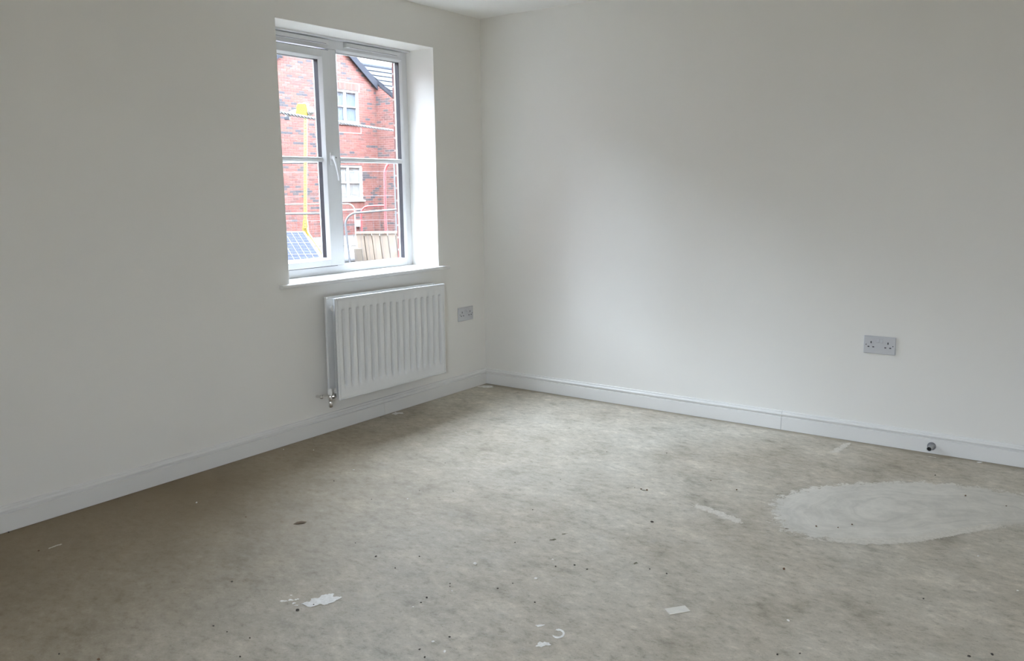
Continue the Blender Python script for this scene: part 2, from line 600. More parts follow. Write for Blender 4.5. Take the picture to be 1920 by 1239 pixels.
# casement (opening light) on the left, sits proud of the frame
cy0, cy1, cz0, cz1 = WY1 + .053, -1.0625, .8535, 2.0050
gy0, gy1, gz0, gz1 = cy0 + .0625, -1.1250, .8995, 1.9550
cas = tag(empty('casement'), 'opening casement with handle on its stile')
cas.parent = win
cas.location = (0, 0, 0)
cm = MB()
XC = FX + .010
ring(cy0, cy1, cz0, cz1, gy0 - cy0 - .0122, cy1 - gy1 - .0122, gz0 - cz0 - .0122, cz1 - gz1 - .0122, XC, FB + .002, mb=cm)
ring(gy0 - .0122, gy1 + .0122, gz0 - .0122, gz1 + .0122, .0121, .0121, .0121, .0121, XG2 - .001, FB + .002, mb=cm)
wbuild(cm, 'sash_frame', M['upvc'], cas, bevel=.003)
gk = MB()
ring(cy0 - .0035, cy1 + .0038, cz0 - .0035, cz1 + .0035, .0036, .0039, .0036, .0036, FX + .0012, FX - .01, mb=gk)
wbuild(gk, 'sash_gasket', M['gasket'], cas, label='thin black seal between sash and frame')


def glazing(y0, y1, z0, z1, parent, zbar):
    sp = ring(y0 - .012, y1 + .012, z0 - .012, z1 + .012, .012, .012, .012, .012, XG1 - .0005, XG2 + .0005)
    wbuild(sp, 'glass_spacer', M['gasket'], parent, label='black spacer bar inside the double glazing')
    b = bead(y0, y1, z0, z1, M['upvc'], parent)
    b.location = -(win.location + parent.location if parent is not win else win.location)
    for x in (XG1, XG2):
        g = MB().add([(x, y0 - .012, z0 - .012), (x, y1 + .012, z0 - .012), (x, y1 + .012, z1 + .012), (x, y0 - .012, z1 + .012)], [(0, 1, 2, 3)])
        wbuild(g, 'pane', M['glass'], parent)
    bar = MB()
    bar.prism([(XG1 + .0008, y0, zbar - .0125), (XG1 + .009, y0, zbar - .0105), (XG1 + .011, y0, zbar), (XG1 + .009, y0, zbar + .0105), (XG1 + .0008, y0, zbar + .0125)], (0, y1 - y0, 0))
    bar.prism([(XG2 - .0008, y0, zbar - .0125), (XG2 - .011, y0, zbar - .008), (XG2 - .011, y0, zbar + .008), (XG2 - .0008, y0, zbar + .0125)], (0, y1 - y0, 0))
    wbuild(bar, 'glazing_bar', M['upvc'], parent)


glazing(fy0, fy1, fz0, fz1, win, 1.4325)
glazing(gy0, gy1, gz0, gz1, cas, 1.4310)
# face trims round the fixed light so the bead meets the frame
# handle
hd = MB()
hd.box((XC, -1.0905, 1.402), (XC + .010, -1.0715, 1.468))
hd.tube([(XC + .008, -1.081, 1.442), (XC + .026, -1.081, 1.442)], .0115, 14)
hd.tube([(XC + .026, -1.081, 1.449), (XC + .030, -1.079, 1.432), (XC + .036, -1.074, 1.400), (XC + .041, -1.069, 1.355), (XC + .042, -1.066, 1.318)], [.0125, .012, .0095, .008, .0075], 12)
wbuild(hd, 'handle', M['upvc'], cas, bevel=.002, label='white lever handle')
wbuild(MB().lathe((XC + .034, -1.081, 1.440), (1, .3, 0), [(0, .0045), (.006, .0045), (.007, .003)], 12), 'handle_lock', M['gasket'], cas, label='small dark key button')
# trickle vents on the head
for y0, y1 in ((-1.500, -1.0690), (-.9405, -.5275)):
    v = MB()
    x = FX + .022
    v.prism([(FX + .0003, y0, 2.034), (x - .004, y0, 2.034), (x, y0, 2.038), (x, y0, 2.056), (x - .004, y0, 2.060), (FX + .0003, y0, 2.060)], (0, y1 - y0, 0))
    v.box((FX + .0003, y0 - .007, 2.033), (FX + .015, y0 - .0002, 2.061)).box((FX + .0003, y1 + .0002, 2.033), (FX + .015, y1 + .010, 2.061))
    vo = wbuild(v, 'trickle_vent', M['upvc'], bevel=.0015)
    wbuild(MB().box((FX + .0226, y0 + .02, 2.0352), (FX + .0215, y1 - .02, 2.0366)), 'vent_slot', M['gasket'], vo)
wbuild(MB().box((FX + .0005, WY1 + .001, 2.0632), (FX + .034, WY2 - .001, WZ2 - .0004)), 'head_trim', M['upvc'], bevel=.002)
# sill board with horns, nosing 30 mm in front of the wall
sl = MB()
nz = [(0.0, 0.0), (.026, 0.0), (.0315, -.003), (.034, -.0105), (.0315, -.018), (.026, -.021), (0.0, -.021)]
sl.prism([(x, -1.637, WZ1 + .001 + z) for x, z in nz], (0, 1.637 - .372, 0))
sl.box((FX - .02, WY1 + .0005, WZ1 + .001), (.0, WY2 - .0005, WZ1 - .020))
sill = wbuild(sl, 'window_board', M['satin'], bevel=.0015, label='white window board with rounded nosing')

# outside cill under the frame
wbuild(MB().prism([(FB - .0005, oy1 + .001, WZ1 + .004), (FB - .095, oy1 + .001, WZ1 - .0035), (FB - .095, oy1 + .001, WZ1 + .012), (FB - .0005, oy1 + .001, WZ1 + .026)], (0, oy2 - oy1 - .002, 0)), 'outer_cill', M['upvc'])

# ------------------------------------------------------------------ rear glazed door, unseen behind the camera, added and sized for fill light
door = tag(empty('added_door_1', ((DX1 + DX2) / 2, RY, 0)), 'unseen white glazed door added in the rear wall for fill daylight', kind='structure')
yb, yf = RY - .18, RY - .11
dm = MB()
dm.box((DX1, yb, 0), (DX1 + .06, yf, DZ)).box((DX2 - .06, yb, 0), (DX2, yf, DZ)).box((DX1 + .06, yb, DZ - .06), (DX2 - .06, yf, DZ)).box((DX1 + .06, yb, 0), (DX2 - .06, yf, .03))
wbuild(dm, 'door_frame', M['upvc'], door, .003)
for a, b, s in ((DX1 + .064, DX2 - .064, 1),):
    leaf = empty('door_leaf')
    leaf.parent = door
    lm_ = MB()
    lm_.box((a, yb + .01, .034), (a + .09, yf + .01, DZ - .064)).box((b - .09, yb + .01, .034), (b, yf + .01, DZ - .064))
    lm_.box((a + .09, yb + .01, .034), (b - .09, yf + .01, .16)).box((a + .09, yb + .01, DZ - .154), (b - .09, yf + .01, DZ - .064))
    wbuild(lm_, 'leaf_frame', M['upvc'], leaf, .003)
    wbuild(MB().add([(a + .08, yb + .045, .15), (b - .08, yb + .045, .15), (b - .08, yb + .045, DZ - .145), (a + .08, yb + .045, DZ - .145)], [(0, 1, 2, 3)]), 'pane', M['glass'], leaf)
    hx = b - .045 if s > 0 else a + .045
    wbuild(MB().box((hx - .015, yf + .01, .93), (hx + .015, yf + .02, 1.13)).tube([(hx, yf + .02, 1.04), (hx, yf + .06, 1.04), (hx - s * .11, yf + .065, 1.04)], .01, 10), 'handle', M['chrome'], leaf)

# ------------------------------------------------------------------ radiator
YL, YR = -1.390, -.556
ZB, ZT = .193, .7155
rad = empty('radiator', (.042, (YL + YR) / 2, ZB))
tag(rad, 'white ribbed double-panel radiator hung under the window', 'radiator')
YC, ZC = (YL + YR) / 2, (ZB + ZT) / 2
ALL_RAD = []


def rbuild(m, name, mat, parent=rad, bevel=0, label=None):
    o = m.build(name, mat, parent, bevel, label=label)
    q = Vector((0, 0, 0)); p = parent
    while p is not None:
        q += p.location; p = p.parent
    o.location = -q
    return o


def ribbed_panel(xf, sign, depth=.014):
    """Pressed panel: 16 sunk vertical channels between flat ribs; xf = plane of the ribs, sign = facing."""
    n = 16
    edge = .016
    pitch = (YR - YL - 2 * edge) / n
    cols = [(YL, -1.0)]
    cols.append((YL + edge, -1.0))
    for i in range(n):
        y = YL + edge + i * pitch
        for u, d in ((.08, 0), (.27, 0), (.31, .06), (.37, .92), (.40, 1), (.62, 1), (.65, .92), (.71, .06), (.75, 0)):
            cols.append((y + u * pitch, d))
    cols += [(YR - edge, -1.0), (YR, -1.0)]
    mg = .058
    rows = [(ZB, 0), (ZB + .02, 0), (ZB + mg - .012, 0), (ZB + mg, .10), (ZB + mg + .014, .55), (ZB + mg + .03, .92), (ZB + mg + .05, 1),
            (ZT - mg - .012, 1), (ZT - mg - .006, .92), (ZT - mg - .001, .5), (ZT - mg + .003, .1), (ZT - mg + .008, 0), (ZT - .01, 0), (ZT, 0)]
    m = MB()
    v = []
    for z, k in rows:
        for y, d in cols:
            v.append((xf - sign * depth * max(d, 0) * k, y, z))
    nc = len(cols)
    f = [(r * nc + c, r * nc + c + 1, (r + 1) * nc + c + 1, (r + 1) * nc + c) for r in range(len(rows) - 1) for c in range(nc - 1)]
    m.add(v, f, 0, True)
    return m


# front panel: pressed face, rolled seam, back sheet
fp = ribbed_panel(.130, 1, .026)
fp.box((.0990, YL, ZB), (.1010, YR, ZT))
fpo = rbuild(fp, 'front_panel', M['radiator'])
sm_ = MB()
for a, b in (((YL, ZB), (YR, ZB)), ((YR, ZB), (YR, ZT)), ((YR, ZT), (YL, ZT)), ((YL, ZT), (YL, ZB))):
    sm_.tube([(.1235, a[0], a[1]), (.1235, b[0], b[1])], .0068, 10)
for y in (YL, YR):
    for z in (ZB, ZT):
        sm_.lathe((.1155, y, z), (1, 0, 0), [(0, .003), (.002, .0065), (.0145, .0065), (.0165, .003)], 12)
lip = MB()
ring(YL + .004, YR - .004, ZB + .004, ZT - .004, .0045, .0045, .0045, .0045, .1300, .1322, mb=lip)
rbuild(sm_, 'rolled_seam', M['radiator'], fpo)
rbuild(lip, 'panel_lip', M['radiator'], fpo, .001)
bp_ = ribbed_panel(.040, -1, .006)
bp_.box((.049, YL, ZB), (.052, YR, ZT))
bpo = rbuild(bp_, 'back_panel', M['radiator'])
s2 = MB()
for a, b in (((YL, ZB), (YR, ZB)), ((YR, ZB), (YR, ZT)), ((YR, ZT), (YL, ZT)), ((YL, ZT), (YL, ZB))):
    s2.tube([(.046, a[0], a[1]), (.046, b[0], b[1])], .0075, 10)
for y in (YL, YR):
    for z in (ZB, ZT):
        s2.lathe((.0375, y, z), (1, 0, 0), [(0, .003), (.002, .007), (.015, .007), (.017, .003)], 12)
rbuild(s2, 'rolled_seam', M['radiator'], bpo)
# water connectors between the two panels at the four corners
for y in (YL + .032, YR - .032):
    for z in (ZT - .052, ZB + .032):
        rbuild(MB().tube([(.052, y, z), (.0990, y, z)], .013, 14).tube([(.080, y - .02, z), (.080, y + .02, z)], .0125, 14), 'connector', M['radiator'])
fins = MB()  # fins added between the panels to darken the gap
nf = 60
fv, ya, yz = [], YL + .13, YR - .13
for zz in (ZB + .05, ZT - .065):
    for k in range(nf * 2 + 1):
        fv.append((.053 if (k // 1) % 2 else .092, ya + (yz - ya) * k / (nf * 2), zz))
nn_ = nf * 2 + 1
fins.add(fv, [(k, k + 1, nn_ + k + 1, nn_ + k) for k in range(nf * 2)])
rbuild(fins, 'added_fins', M['radiator'])
for y in (YL + .12, YR - .12):
    rbuild(MB().box((.0006, y - .02, ZB + .08), (.0375, y + .02, ZT - .05)), 'wall_bracket', M['radiator'])
# valves
val = empty('valve')
val.parent = rad
VY, VZ, VX = YL - .030, ZB + .014, .085
vb = MB()
vb.lathe((VX, YL + .01, VZ), (0, -1, 0), [(0, .012), (.012, .012), (.0125, .0135), (.026, .0135), (.0265, .010), (.034, .010)], 16)
vb.lathe((VX, VY, VZ - .022), (0, 0, 1), [(0, .0095), (.006, .0115), (.03, .0115), (.036, .009)], 16)
vb.lathe((VX, VY, VZ - .055), (0, 0, 1), [(0, .0085), (.004, .0112), (.030, .0112), (.034, .0095)], 6)
rbuild(vb, 'valve_body', M['chrome'], val, label='chrome valve body')
rbuild(MB().tube([(VX, VY, VZ), (VX - .03, VY - .012, VZ - .002), (.002, VY - .02, VZ - .004)], .0075, 12).lathe((.030, VY - .018, VZ - .003), (1, .2, 0), [(0, .008), (.003, .0115), (.013, .0115), (.016, .008)], 6), 'tail_pipe', M['chrome'], val, label='short chrome pipe into the wall')
rbuild(MB().lathe((VX, VY, VZ + .012), (0, 0, 1), [(0, .0105), (.004, .0125), (.026, .0115), (.032, .0085), (.034, .004)], 16), 'valve_cap', M['satin'], val, label='white plastic cap')
val2 = empty('lockshield')
val2.parent = rad
rbuild(MB().lathe((.085, YR - .004, ZB + .012), (0, 1, 0), [(0, .011), (.012, .011), (.013, .009), (.026, .009)], 14).lathe((.085, YR + .016, ZB - .012), (0, 0, 1), [(0, .009), (.004, .011), (.034, .010), (.04, .006)], 14), 'valve_body', M['chrome'], val2)
rbuild(MB().tube([(.085, YR + .016, ZB + .0), (.045, YR + .016, ZB), (.002, YR + .016, ZB)], .007, 10), 'tail_pipe', M['chrome'], val2)
rad.rotation_euler = (math.radians(-.42), 0, 0)


# ------------------------------------------------------------------ twin sockets
def socket(pos, right, out, label):
    """Twin switched wall socket; right / out are unit vectors of the plate."""
    R_, O_, U_ = Vector(right), Vector(out), Vector((0, 0, 1))
    root = tag(empty('wall_socket', pos), label, 'socket', 'twin wall sockets')
    W_, H_ = .0730, .0430
    p = MB()
    for (k, d) in ((0, 0),):
        prof = [(0.0, 1.0, 1.0), (.0060, 1.0, 1.0), (.0092, .965, .942)]
        v = []
        for d_, sw, sh in prof:
            for a, b in ((-1, -1), (1, -1), (1, 1), (-1, 1)):
                v.append(R_ * (a * W_ * sw) + U_ * (b * H_ * sh) + O_ * d_)
        f = [(0, 3, 2, 1), (8, 9, 10, 11)] + [(i * 4 + k2, i * 4 + (k2 + 1) % 4, (i + 1) * 4 + (k2 + 1) % 4, (i + 1) * 4 + k2) for i in range(2) for k2 in range(4)]
        p.add(v, f)
    p.build('face_plate', M['socket'], root, .002)
    zo = .0094
    for cx in (-.0385, .0385):
        c = R_ * cx + O_ * zo
        for dx, dz, hw, hh in ((0, .0125, .0026, .0052), (-.0110, -.0095, .0042, .0026), (.0110, -.0095, .0042, .0026)):
            MB().obox(c + R_ * dx + U_ * dz, R_ * hw, O_ * .0004, U_ * hh).build('pin_slot', M['socket_hole'], root)
    for cx in (-.0075, .0095):
        MB().add([R_ * (cx - .0055) + U_ * .012 + O_ * (zo - .0002), R_ * (cx + .0055) + U_ * .012 + O_ * (zo - .0002), R_ * (cx + .0055) + U_ * .031 + O_ * (zo - .0002), R_ * (cx - .0055) + U_ * .031 + O_ * (zo - .0002),
                  R_ * (cx - .0055) + U_ * .014 + O_ * (zo + .004), R_ * (cx + .0055) + U_ * .014 + O_ * (zo + .004), R_ * (cx + .0055) + U_ * .029 + O_ * (zo + .0008), R_ * (cx - .0055) + U_ * .029 + O_ * (zo + .0008)],
                 [(0, 1, 5, 4), (1, 2, 6, 5), (2, 3, 7, 6), (3, 0, 4, 7), (4, 5, 6, 7)]).build('rocker_switch', M['socket'], root)
    for cx in (-.061, .061):
        MB().lathe(R_ * cx + O_ * (zo - .0004), O_, [(0, .0026), (.0008, .0024)], 10).build('screw_cover', M['socket_hole'], root)
    return root


socket((2.4256, 0, .4949), (1, 0, 0), (0, -1, 0), 'white twin wall socket alone on the blank wall above the pipe stub')
socket((0, -.2029, .4869), (0, 1, 0), (1, 0, 0), 'white twin wall socket between the radiator and the corner')

# ------------------------------------------------------------------ pipe stub through the skirting
ps = tag(empty('pipe_stub', (2.687, -.0175, .037)), 'capless grey pipe stub sticking out of the skirting board', 'pipe')
pm = MB()
pm.lathe((0, .004, 0), (0, -1, 0), [(0, .0195), (.006, .0195), (.011, .0185), (.014, .013)], 20)
pm.build('pipe_collar', M['pipe_grey'], ps, label='rough grey sleeve round the pipe')
pd = Vector((-.03, -1, -.02)).normalized()
n = 20
pp = MB()
u = pd.cross(Vector((0, 0, 1))).normalized(); w = pd.cross(u)
vv = []
for h, r in ((0, .0115), (.052, .0115), (.053, .0112), (.053, .0098), (.052, .0095), (.012, .0095)):
    vv += [pd * h + (u * math.cos(2 * math.pi * k / n) + w * math.sin(2 * math.pi * k / n)) * r for k in range(n)]
pp.add(vv, [(i * n + k, i * n + (k + 1) % n, (i + 1) * n + (k + 1) % n, (i + 1) * n + k) for i in range(5) for k in range(n)], 0, True)
pp.build('pipe', M['pipe_metal'], ps)
MB().lathe(pd * .046, pd, [(0, .0094), (.004, .0094)], 20).build('pipe_bore', M['dark'], ps, label='black open bore of the pipe')


# ------------------------------------------------------------------ marks on the floor
def soft_patch(name, outline, mat, h=.0012, parent=None, rings=6):
    """Thin coating with a ragged outline; 'edge' runs from 0 at the rim to 1 inside."""
    cx = sum(p[0] for p in outline) / len(outline)
    cy = sum(p[1] for p in outline) / len(outline)
    n = len(outline)
    v, e, f = [(cx, cy, h)], [1.0], []
    for r in range(1, rings + 1):
        k = r / rings
        for x, y in outline:
            v.append((cx + (x - cx) * k, cy + (y - cy) * k, h))
            e.append(1 - k ** 2.2)
    for i in range(n):
        f.append((0, 1 + i, 1 + (i + 1) % n))
    for r in range(rings - 1):
        for i in range(n):
            f.append((1 + r * n + i, 1 + (r + 1) * n + i, 1 + (r + 1) * n + (i + 1) % n, 1 + r * n + (i + 1) % n))
    me = bpy.data.meshes.new(name)
    me.from_pydata(v, [], f)
    me.materials.append(mat)
    at = me.attributes.new('edge', 'FLOAT', 'POINT')
    at.data.foreach_set('value', e)
    for p in me.polygons:
        p.use_smooth = True
    o = bpy.data.objects.new(name, me)
    COL.objects.link(o)
    if parent is not None:
        o.parent = parent
    return o


def smooth_outline(px, sub=6):
    """Closed Catmull-Rom through photo points laid on the floor."""
    P_ = [on_floor(*p) for p in px]
    out = []
    n = len(P_)
    for i in range(n):
        p0, p1, p2, p3 = P_[i - 1], P_[i], P_[(i + 1) % n], P_[(i + 2) % n]
        for k in range(sub):
            s = k / sub
            q = .5 * ((2 * p1) + (p2 - p0) * s + (2 * p0 - 5 * p1 + 4 * p2 - p3) * s * s + (3 * p1 - p0 - 3 * p2 + p3) * s ** 3)
            out.append((q.x, q.y))
    return out


def blob(px, py, rw, rd, rot=0.0, wob=.3, n=26):
    """Ragged outline round a floor point: half sizes in metres along image right / depth."""
    c = on_floor(px, py)
    rx = Vector((CR.x, CR.y)).normalized()
    dx = Vector((-rx.y, rx.x))
    ph = [random.uniform(0, 6.28) for _ in range(5)]
    out = []
    for i in range(n):
        a = 2 * math.pi * i / n
        k = 1 + wob * (.5 * math.sin(2 * a + ph[0]) + .4 * math.sin(3 * a + ph[1]) + .35 * math.sin(5 * a + ph[2]) + .3 * math.sin(8 * a + ph[3]))
        p = Vector((math.cos(a) * rw * k, math.sin(a) * rd * k))
        p = Vector((p.x * math.cos(rot) - p.y * math.sin(rot), p.x * math.sin(rot) + p.y * math.cos(rot)))
        q = Vector((c.x, c.y)) + rx * p.x + dx * p.y
        out.append((q.x, q.y))
    return out


skim = soft_patch('skim_patch', smooth_outline([(1424, 957), (1440, 930), (1500, 911), (1600, 901), (1700, 897), (1800, 904), (1920, 921), (2080, 948), (2130, 975), (2040, 985),
                                                (1920, 987), (1830, 999), (1760, 1011), (1680, 1022), (1600, 1019), (1500, 1010), (1462, 1001), (1432, 984)]), M['skim'], .00025, floor, 14)
tag(skim, 'large pale oval of levelling compound with swirled trowel marks')


def soft_strip(name, top, bot, mat, h=.0004, parent=None, rows=7, sub=8):
    """Thin band of coating between two open photo outlines, worn away along its edges."""
    def dense(px):
        P_ = [on_floor(*p) for p in px]
        out = []
        for i in range(len(P_) - 1):
            p0, p1, p2, p3 = P_[max(i - 1, 0)], P_[i], P_[i + 1], P_[min(i + 2, len(P_) - 1)]
            for k in range(sub):
                s_ = k / sub
                out.append(.5 * ((2 * p1) + (p2 - p0) * s_ + (2 * p0 - 5 * p1 + 4 * p2 - p3) * s_ * s_ + (3 * p1 - p0 - 3 * p2 + p3) * s_ ** 3))
        return out + [P_[-1]]
    a, b = dense(top), dense(bot)
    n = len(a)
    v, e, f = [], [], []
    for r in range(rows):
        k = r / (rows - 1)
        for i in range(n):
            q = a[i] * (1 - k) + b[i] * k
            v.append((q.x, q.y, h))
            w_ = i / (n - 1)
            e.append((1 - abs(2 * k - 1) ** 1.7) * min(1, 4 * w_, 4 * (1 - w_)))
    for r in range(rows - 1):
        for i in range(n - 1):
            f.append((r * n + i, r * n + i + 1, (r + 1) * n + i + 1, (r + 1) * n + i))
    me = bpy.data.meshes.new(name)
    me.from_pydata(v, [], f)
    me.materials.append(mat)
    me.attributes.new('edge', 'FLOAT', 'POINT').data.foreach_set('value', e)
    o = bpy.data.objects.new(name, me)
    COL.objects.link(o)
    if parent is not None:
        o.parent = parent
    return o


tag(soft_strip('skim_rim', [(1448, 990), (1500, 1003), (1600, 1004), (1680, 1002), (1760, 992), (1830, 980), (1920, 968), (2010, 960)],
               [(1452, 1000), (1500, 1014), (1600, 1024), (1680, 1027), (1760, 1016), (1830, 1003), (1920, 991), (2010, 980)], M['smear'], .0005, floor), 'whiter feathered lower rim of the levelling compound')
tag(soft_strip('filler_smear', [(1278, 944), (1310, 942), (1352, 955), (1388, 968), (1426, 978)], [(1282, 953), (1304, 956), (1338, 969), (1374, 983), (1420, 988)], M['smear'], .0004, floor), 'thin pale smear leading to the oval')
tag(soft_strip('filler_smear', [(1538, 852), (1560, 840), (1590, 823)], [(1575, 853), (1590, 841), (1608, 827)], M['smear'], .0004, floor), 'pale strip of filler at the skirting')
tag(soft_patch('filler_smear', blob(340, 1108, .045, .035), M['faint'], .0004, floor), 'faint pale patch')
tag(soft_strip('filler_smear', [(86, 1029), (102, 1022), (122, 1016)], [(87, 1032), (103, 1026), (123, 1020)], M['smear'], .0004, floor), 'thin white scratch')
for px, py, rw, rd, rt in ((1036, 1012, .022, .012, .5), (1058, 1001, .018, .007, .2), (1192, 1056, .014, .010, .7), (1208, 919, .018, .006, -.2), (1178, 915, .016, .005, -.1), (1475, 991, .014, .005, 0)):
    soft_patch('scuff_mark', blob(px, py, rw, rd, rt, .35), M['scuff'], .0006, floor)

# plaster splashes
sp1 = soft_patch('plaster_splash', blob(605, 1126, .050, .040, .45, .35, 40), M['plaster'], .0012)
tag(sp1, 'thick white plaster splash dried onto the concrete floor', 'splash')
FL = [(531, 1127, .012, .006), (545, 1125, .010, .006), (556, 1124, .008, .005), (546, 1116, .004, .003), (551, 1131, .007, .005), (556, 1135, .006, .004), (572, 1131, .009, .008)]
for px, py, rw, rd in FL:
    tag(soft_patch('plaster_fleck', blob(px, py, rw, rd, .2, .45), M['plaster'], .0009), 'small white plaster fleck scattered beside the thick splash', 'splash', 'flecks beside the thick splash')
# thin ring: a band bent round a loop
_o, _i = [], []
for k in range(13):
    a = math.radians(-120 + 300 * k / 12)
    cx_, cy_ = 1046, 1188
    _o.append((cx_ + 13.5 * math.cos(a), cy_ + 9.5 * math.sin(a)))
    _i.append((cx_ + 8.5 * math.cos(a), cy_ + 5.0 * math.sin(a)))
tag(soft_strip('plaster_splash', _o, _i, M['plaster'], .0008, None, 5, 4), 'curved white plaster smear, thin and ring shaped', 'splash')
tag(soft_patch('plaster_fleck', blob(1018, 1208, .018, .016, .3, .45, 30), M['plaster'], .0009), 'broken white plaster fleck below the ring shaped smear', 'splash')
tag(soft_patch('plaster_fleck', blob(1012, 1173, .012, .008, .1, .45), M['plaster'], .0009), 'tiny white plaster fleck above the ring shaped smear', 'splash')
tag(soft_patch('plaster_fleck', blob(745, 775, .030, .030, .4, .45, 30), M['plaster'], .0012), 'white plaster droppings on the floor below the radiator', 'splash')
tag(soft_patch('plaster_fleck', blob(912, 725, .055, .035, .1, .25), M['plaster'], .0015), 'pale plaster lump on the floor in the room corner', 'splash')

tag(soft_patch('plaster_fleck', blob(1747, 857, .035, .012, -.5, .4, 30), M['smear'], .001), 'pale filler dab on the floor under the pipe stub', 'splash')
tag(soft_patch('plaster_fleck', blob(1836, 868, .012, .010, 0, .3), M['plaster'], .004), 'small white filler dab at the skirting beyond the pipe stub', 'splash')

st = on_floor(1270, 1144)
stm = MB()
rx = Vector((CR.x, CR.y, 0)).normalized(); ry = Vector((-rx.y, rx.x, 0))
ax = (rx * .96 + ry * .28).normalized(); ay = Vector((-ax.y, ax.x, 0))
stm.obox((0, 0, .0012), ax * .034, ay * .017, (0, 0, .0010))
so = stm.build('card_strip', plain('pale_card', (.74, .71, .64), .8, vary=.06, scale=30))
so.location = (st.x, st.y, .0002)
tag(so, 'small pale rectangular strip of card lying flat on the concrete', 'card')
# dead leaf
lf = on_floor(563, 981)
lm2 = MB()
a2 = (rx * .94 + ry * .3).normalized(); b2 = Vector((-a2.y, a2.x, 0))
pts = [(-.026, 0, .001), (-.012, .010, .004), (.006, .011, .005), (.024, .004, .0025), (.012, -.009, .004), (-.010, -.008, .003)]
lv = [a2 * x + b2 * y + Vector((0, 0, z)) for x, y, z in pts]
lm2.add(lv + [Vector((0, 0, .0065))] + [p - Vector((0, 0, .001)) for p in lv], [(i, (i + 1) % 6, 6) for i in range(6)] + [tuple(range(12, 6, -1))] + [(i, 7 + i, 7 + (i + 1) % 6, (i + 1) % 6) for i in range(6)])
lo = lm2.build('dead_leaf', M['leaf'])
lo.location = (lf.x, lf.y, .0)
tag(lo, 'curled brown dead leaf flake on the concrete floor', 'leaf')

# crumbs
cr_var = {}


def crumb_mesh(kind, k):
    key = (kind, k)
    if key not in cr_var:
        rnd = random.Random(k * 7 + hash(kind) % 5)
        m = MB()
        v = []
        for z, r in ((0, .8), (.45, 1.0), (.9, .45)):
            for i in range(6):
                a = 2 * math.pi * i / 6 + rnd.uniform(-.3, .3)
                q = r * rnd.uniform(.75, 1.2)
                v.append((math.cos(a) * q, math.sin(a) * q * .75, z * rnd.uniform(.8, 1.1) if z else 0))
        m.add(v, [tuple(reversed(range(6))), tuple(range(12, 18))] + [(i * 6 + j, i * 6 + (j + 1) % 6, (i + 1) * 6 + (j + 1) % 6, (i + 1) * 6 + j) for i in range(2) for j in range(6)])
        cr_var[key] = m.mesh('crumb', M['crumb_' + kind])
    return cr_var[key]


def crop(ox, oy, s, lst):
    return [(ox + x / s, oy + y / s, *r) for x, y, *r in lst]


CRUMBS = crop(600, 740, 2.483, [(65, 402, 'dark', 3), (463, 447, 'dark', 3), (583, 318, 'dark', 3), (693, 405, 'dark', 3), (240, 487, 'dark', 3), (408, 485, 'pale', 4), (908, 688, 'dark', 4), (1097, 800, 'dark', 4),
    (1185, 793, 'dark', 4), (1243, 813, 'dark', 4), (463, 753, 'dark', 4), (350, 807, 'dark', 4), (260, 753, 'dark', 5), (605, 880, 'dark', 4), (605, 892, 'dark', 3), (615, 914, 'pale', 5), (497, 945, 'dark', 5), (470, 968, 'dark', 4),
    (433, 988, 'pale', 4), (1000, 967, 'dark', 4), (603, 1128, 'dark', 4), (464, 1186, 'dark', 4), (527, 1150, 'pale', 6), (580, 1196, 'pale', 6), (1005, 857, 'pale', 7), (722, 788, 'pale', 9), (590, 805, 'pale', 4), (1083, 768, 'pale', 5),
    (990, 536, 'dark', 4), (1545, 593, 'dark', 8), (1522, 445, 'brown', 7), (1495, 440, 'brown', 5), (1465, 433, 'brown', 3), (1335, 265, 'dark', 3), (1613, 833, 'dark', 4), (1535, 812, 'dark', 4), (827, 902, 'dark', 4), (487, 1223, 'dark', 5),
    (165, 690, 'dark', 3), (620, 450, 'dark', 3), (1120, 395, 'dark', 3), (283, 107, 'dark', 3), (897, 878, 'dark', 3), (680, 175, 'pale', 4), (160, 350, 'pale', 4)])
CRUMBS += crop(0, 740, 2.483, [(180, 727, 'brown', 5), (1080, 870, 'dark', 5), (1163, 1133, 'dark', 4), (275, 1207, 'dark', 4), (460, 1233, 'brown', 6), (1385, 1003, 'dark', 7), (1118, 1220, 'dark', 4), (993, 1077, 'dark', 4), (1555, 402, 'dark', 4),
    (1145, 570, 'brown', 4), (915, 503, 'pale', 6), (1320, 255, 'pale', 4), (1460, 258, 'pale', 4), (1460, 978, 'dark', 4), (1057, 1104, 'dark', 3), (1645, 350, 'pale', 4), (40, 641, 'dark', 5)])
CRUMBS += crop(1220, 740, 2.483, [(75, 272, 'dark', 4), (280, 400, 'brown', 4), (400, 443, 'brown', 5), (620, 812, 'brown', 7), (640, 1052, 'pale', 6), (770, 614, 'brown', 5), (937, 606, 'brown', 5), (872, 620, 'brown', 4), (1465, 472, 'brown', 6),
    (1325, 375, 'dark', 5), (1655, 520, 'brown', 4), (1590, 1210, 'dark', 6), (1482, 1218, 'dark', 6), (1708, 912, 'pale', 4), (1525, 752, 'pale', 5), (590, 1210, 'dark', 5), (695, 1205, 'dark', 4), (1270, 950, 'dark', 4), (75, 833, 'dark', 4)])
LMK = [(563, 981, 'near the dead leaf'), (605, 1126, 'near the thick plaster splash'), (1040, 1190, 'near the ring shaped plaster smear'), (1270, 1144, 'near the card strip'),
       (1640, 960, 'on the oval levelling patch'), (1745, 845, 'near the pipe stub'), (740, 775, 'below the radiator'), (1050, 1005, 'beside the earth scuff marks'),
       (1190, 918, 'in a trail of brown specks'), (200, 930, 'near the skirting of the window wall'), (1100, 780, 'near the skirting of the blank wall'), (850, 930, 'on open concrete before the radiator')]
LMK = [(on_floor(a, b), c) for a, b, c in LMK]
KIND = {'dark': 'dark grit crumb', 'pale': 'white plaster crumb', 'brown': 'brown earth crumb'}
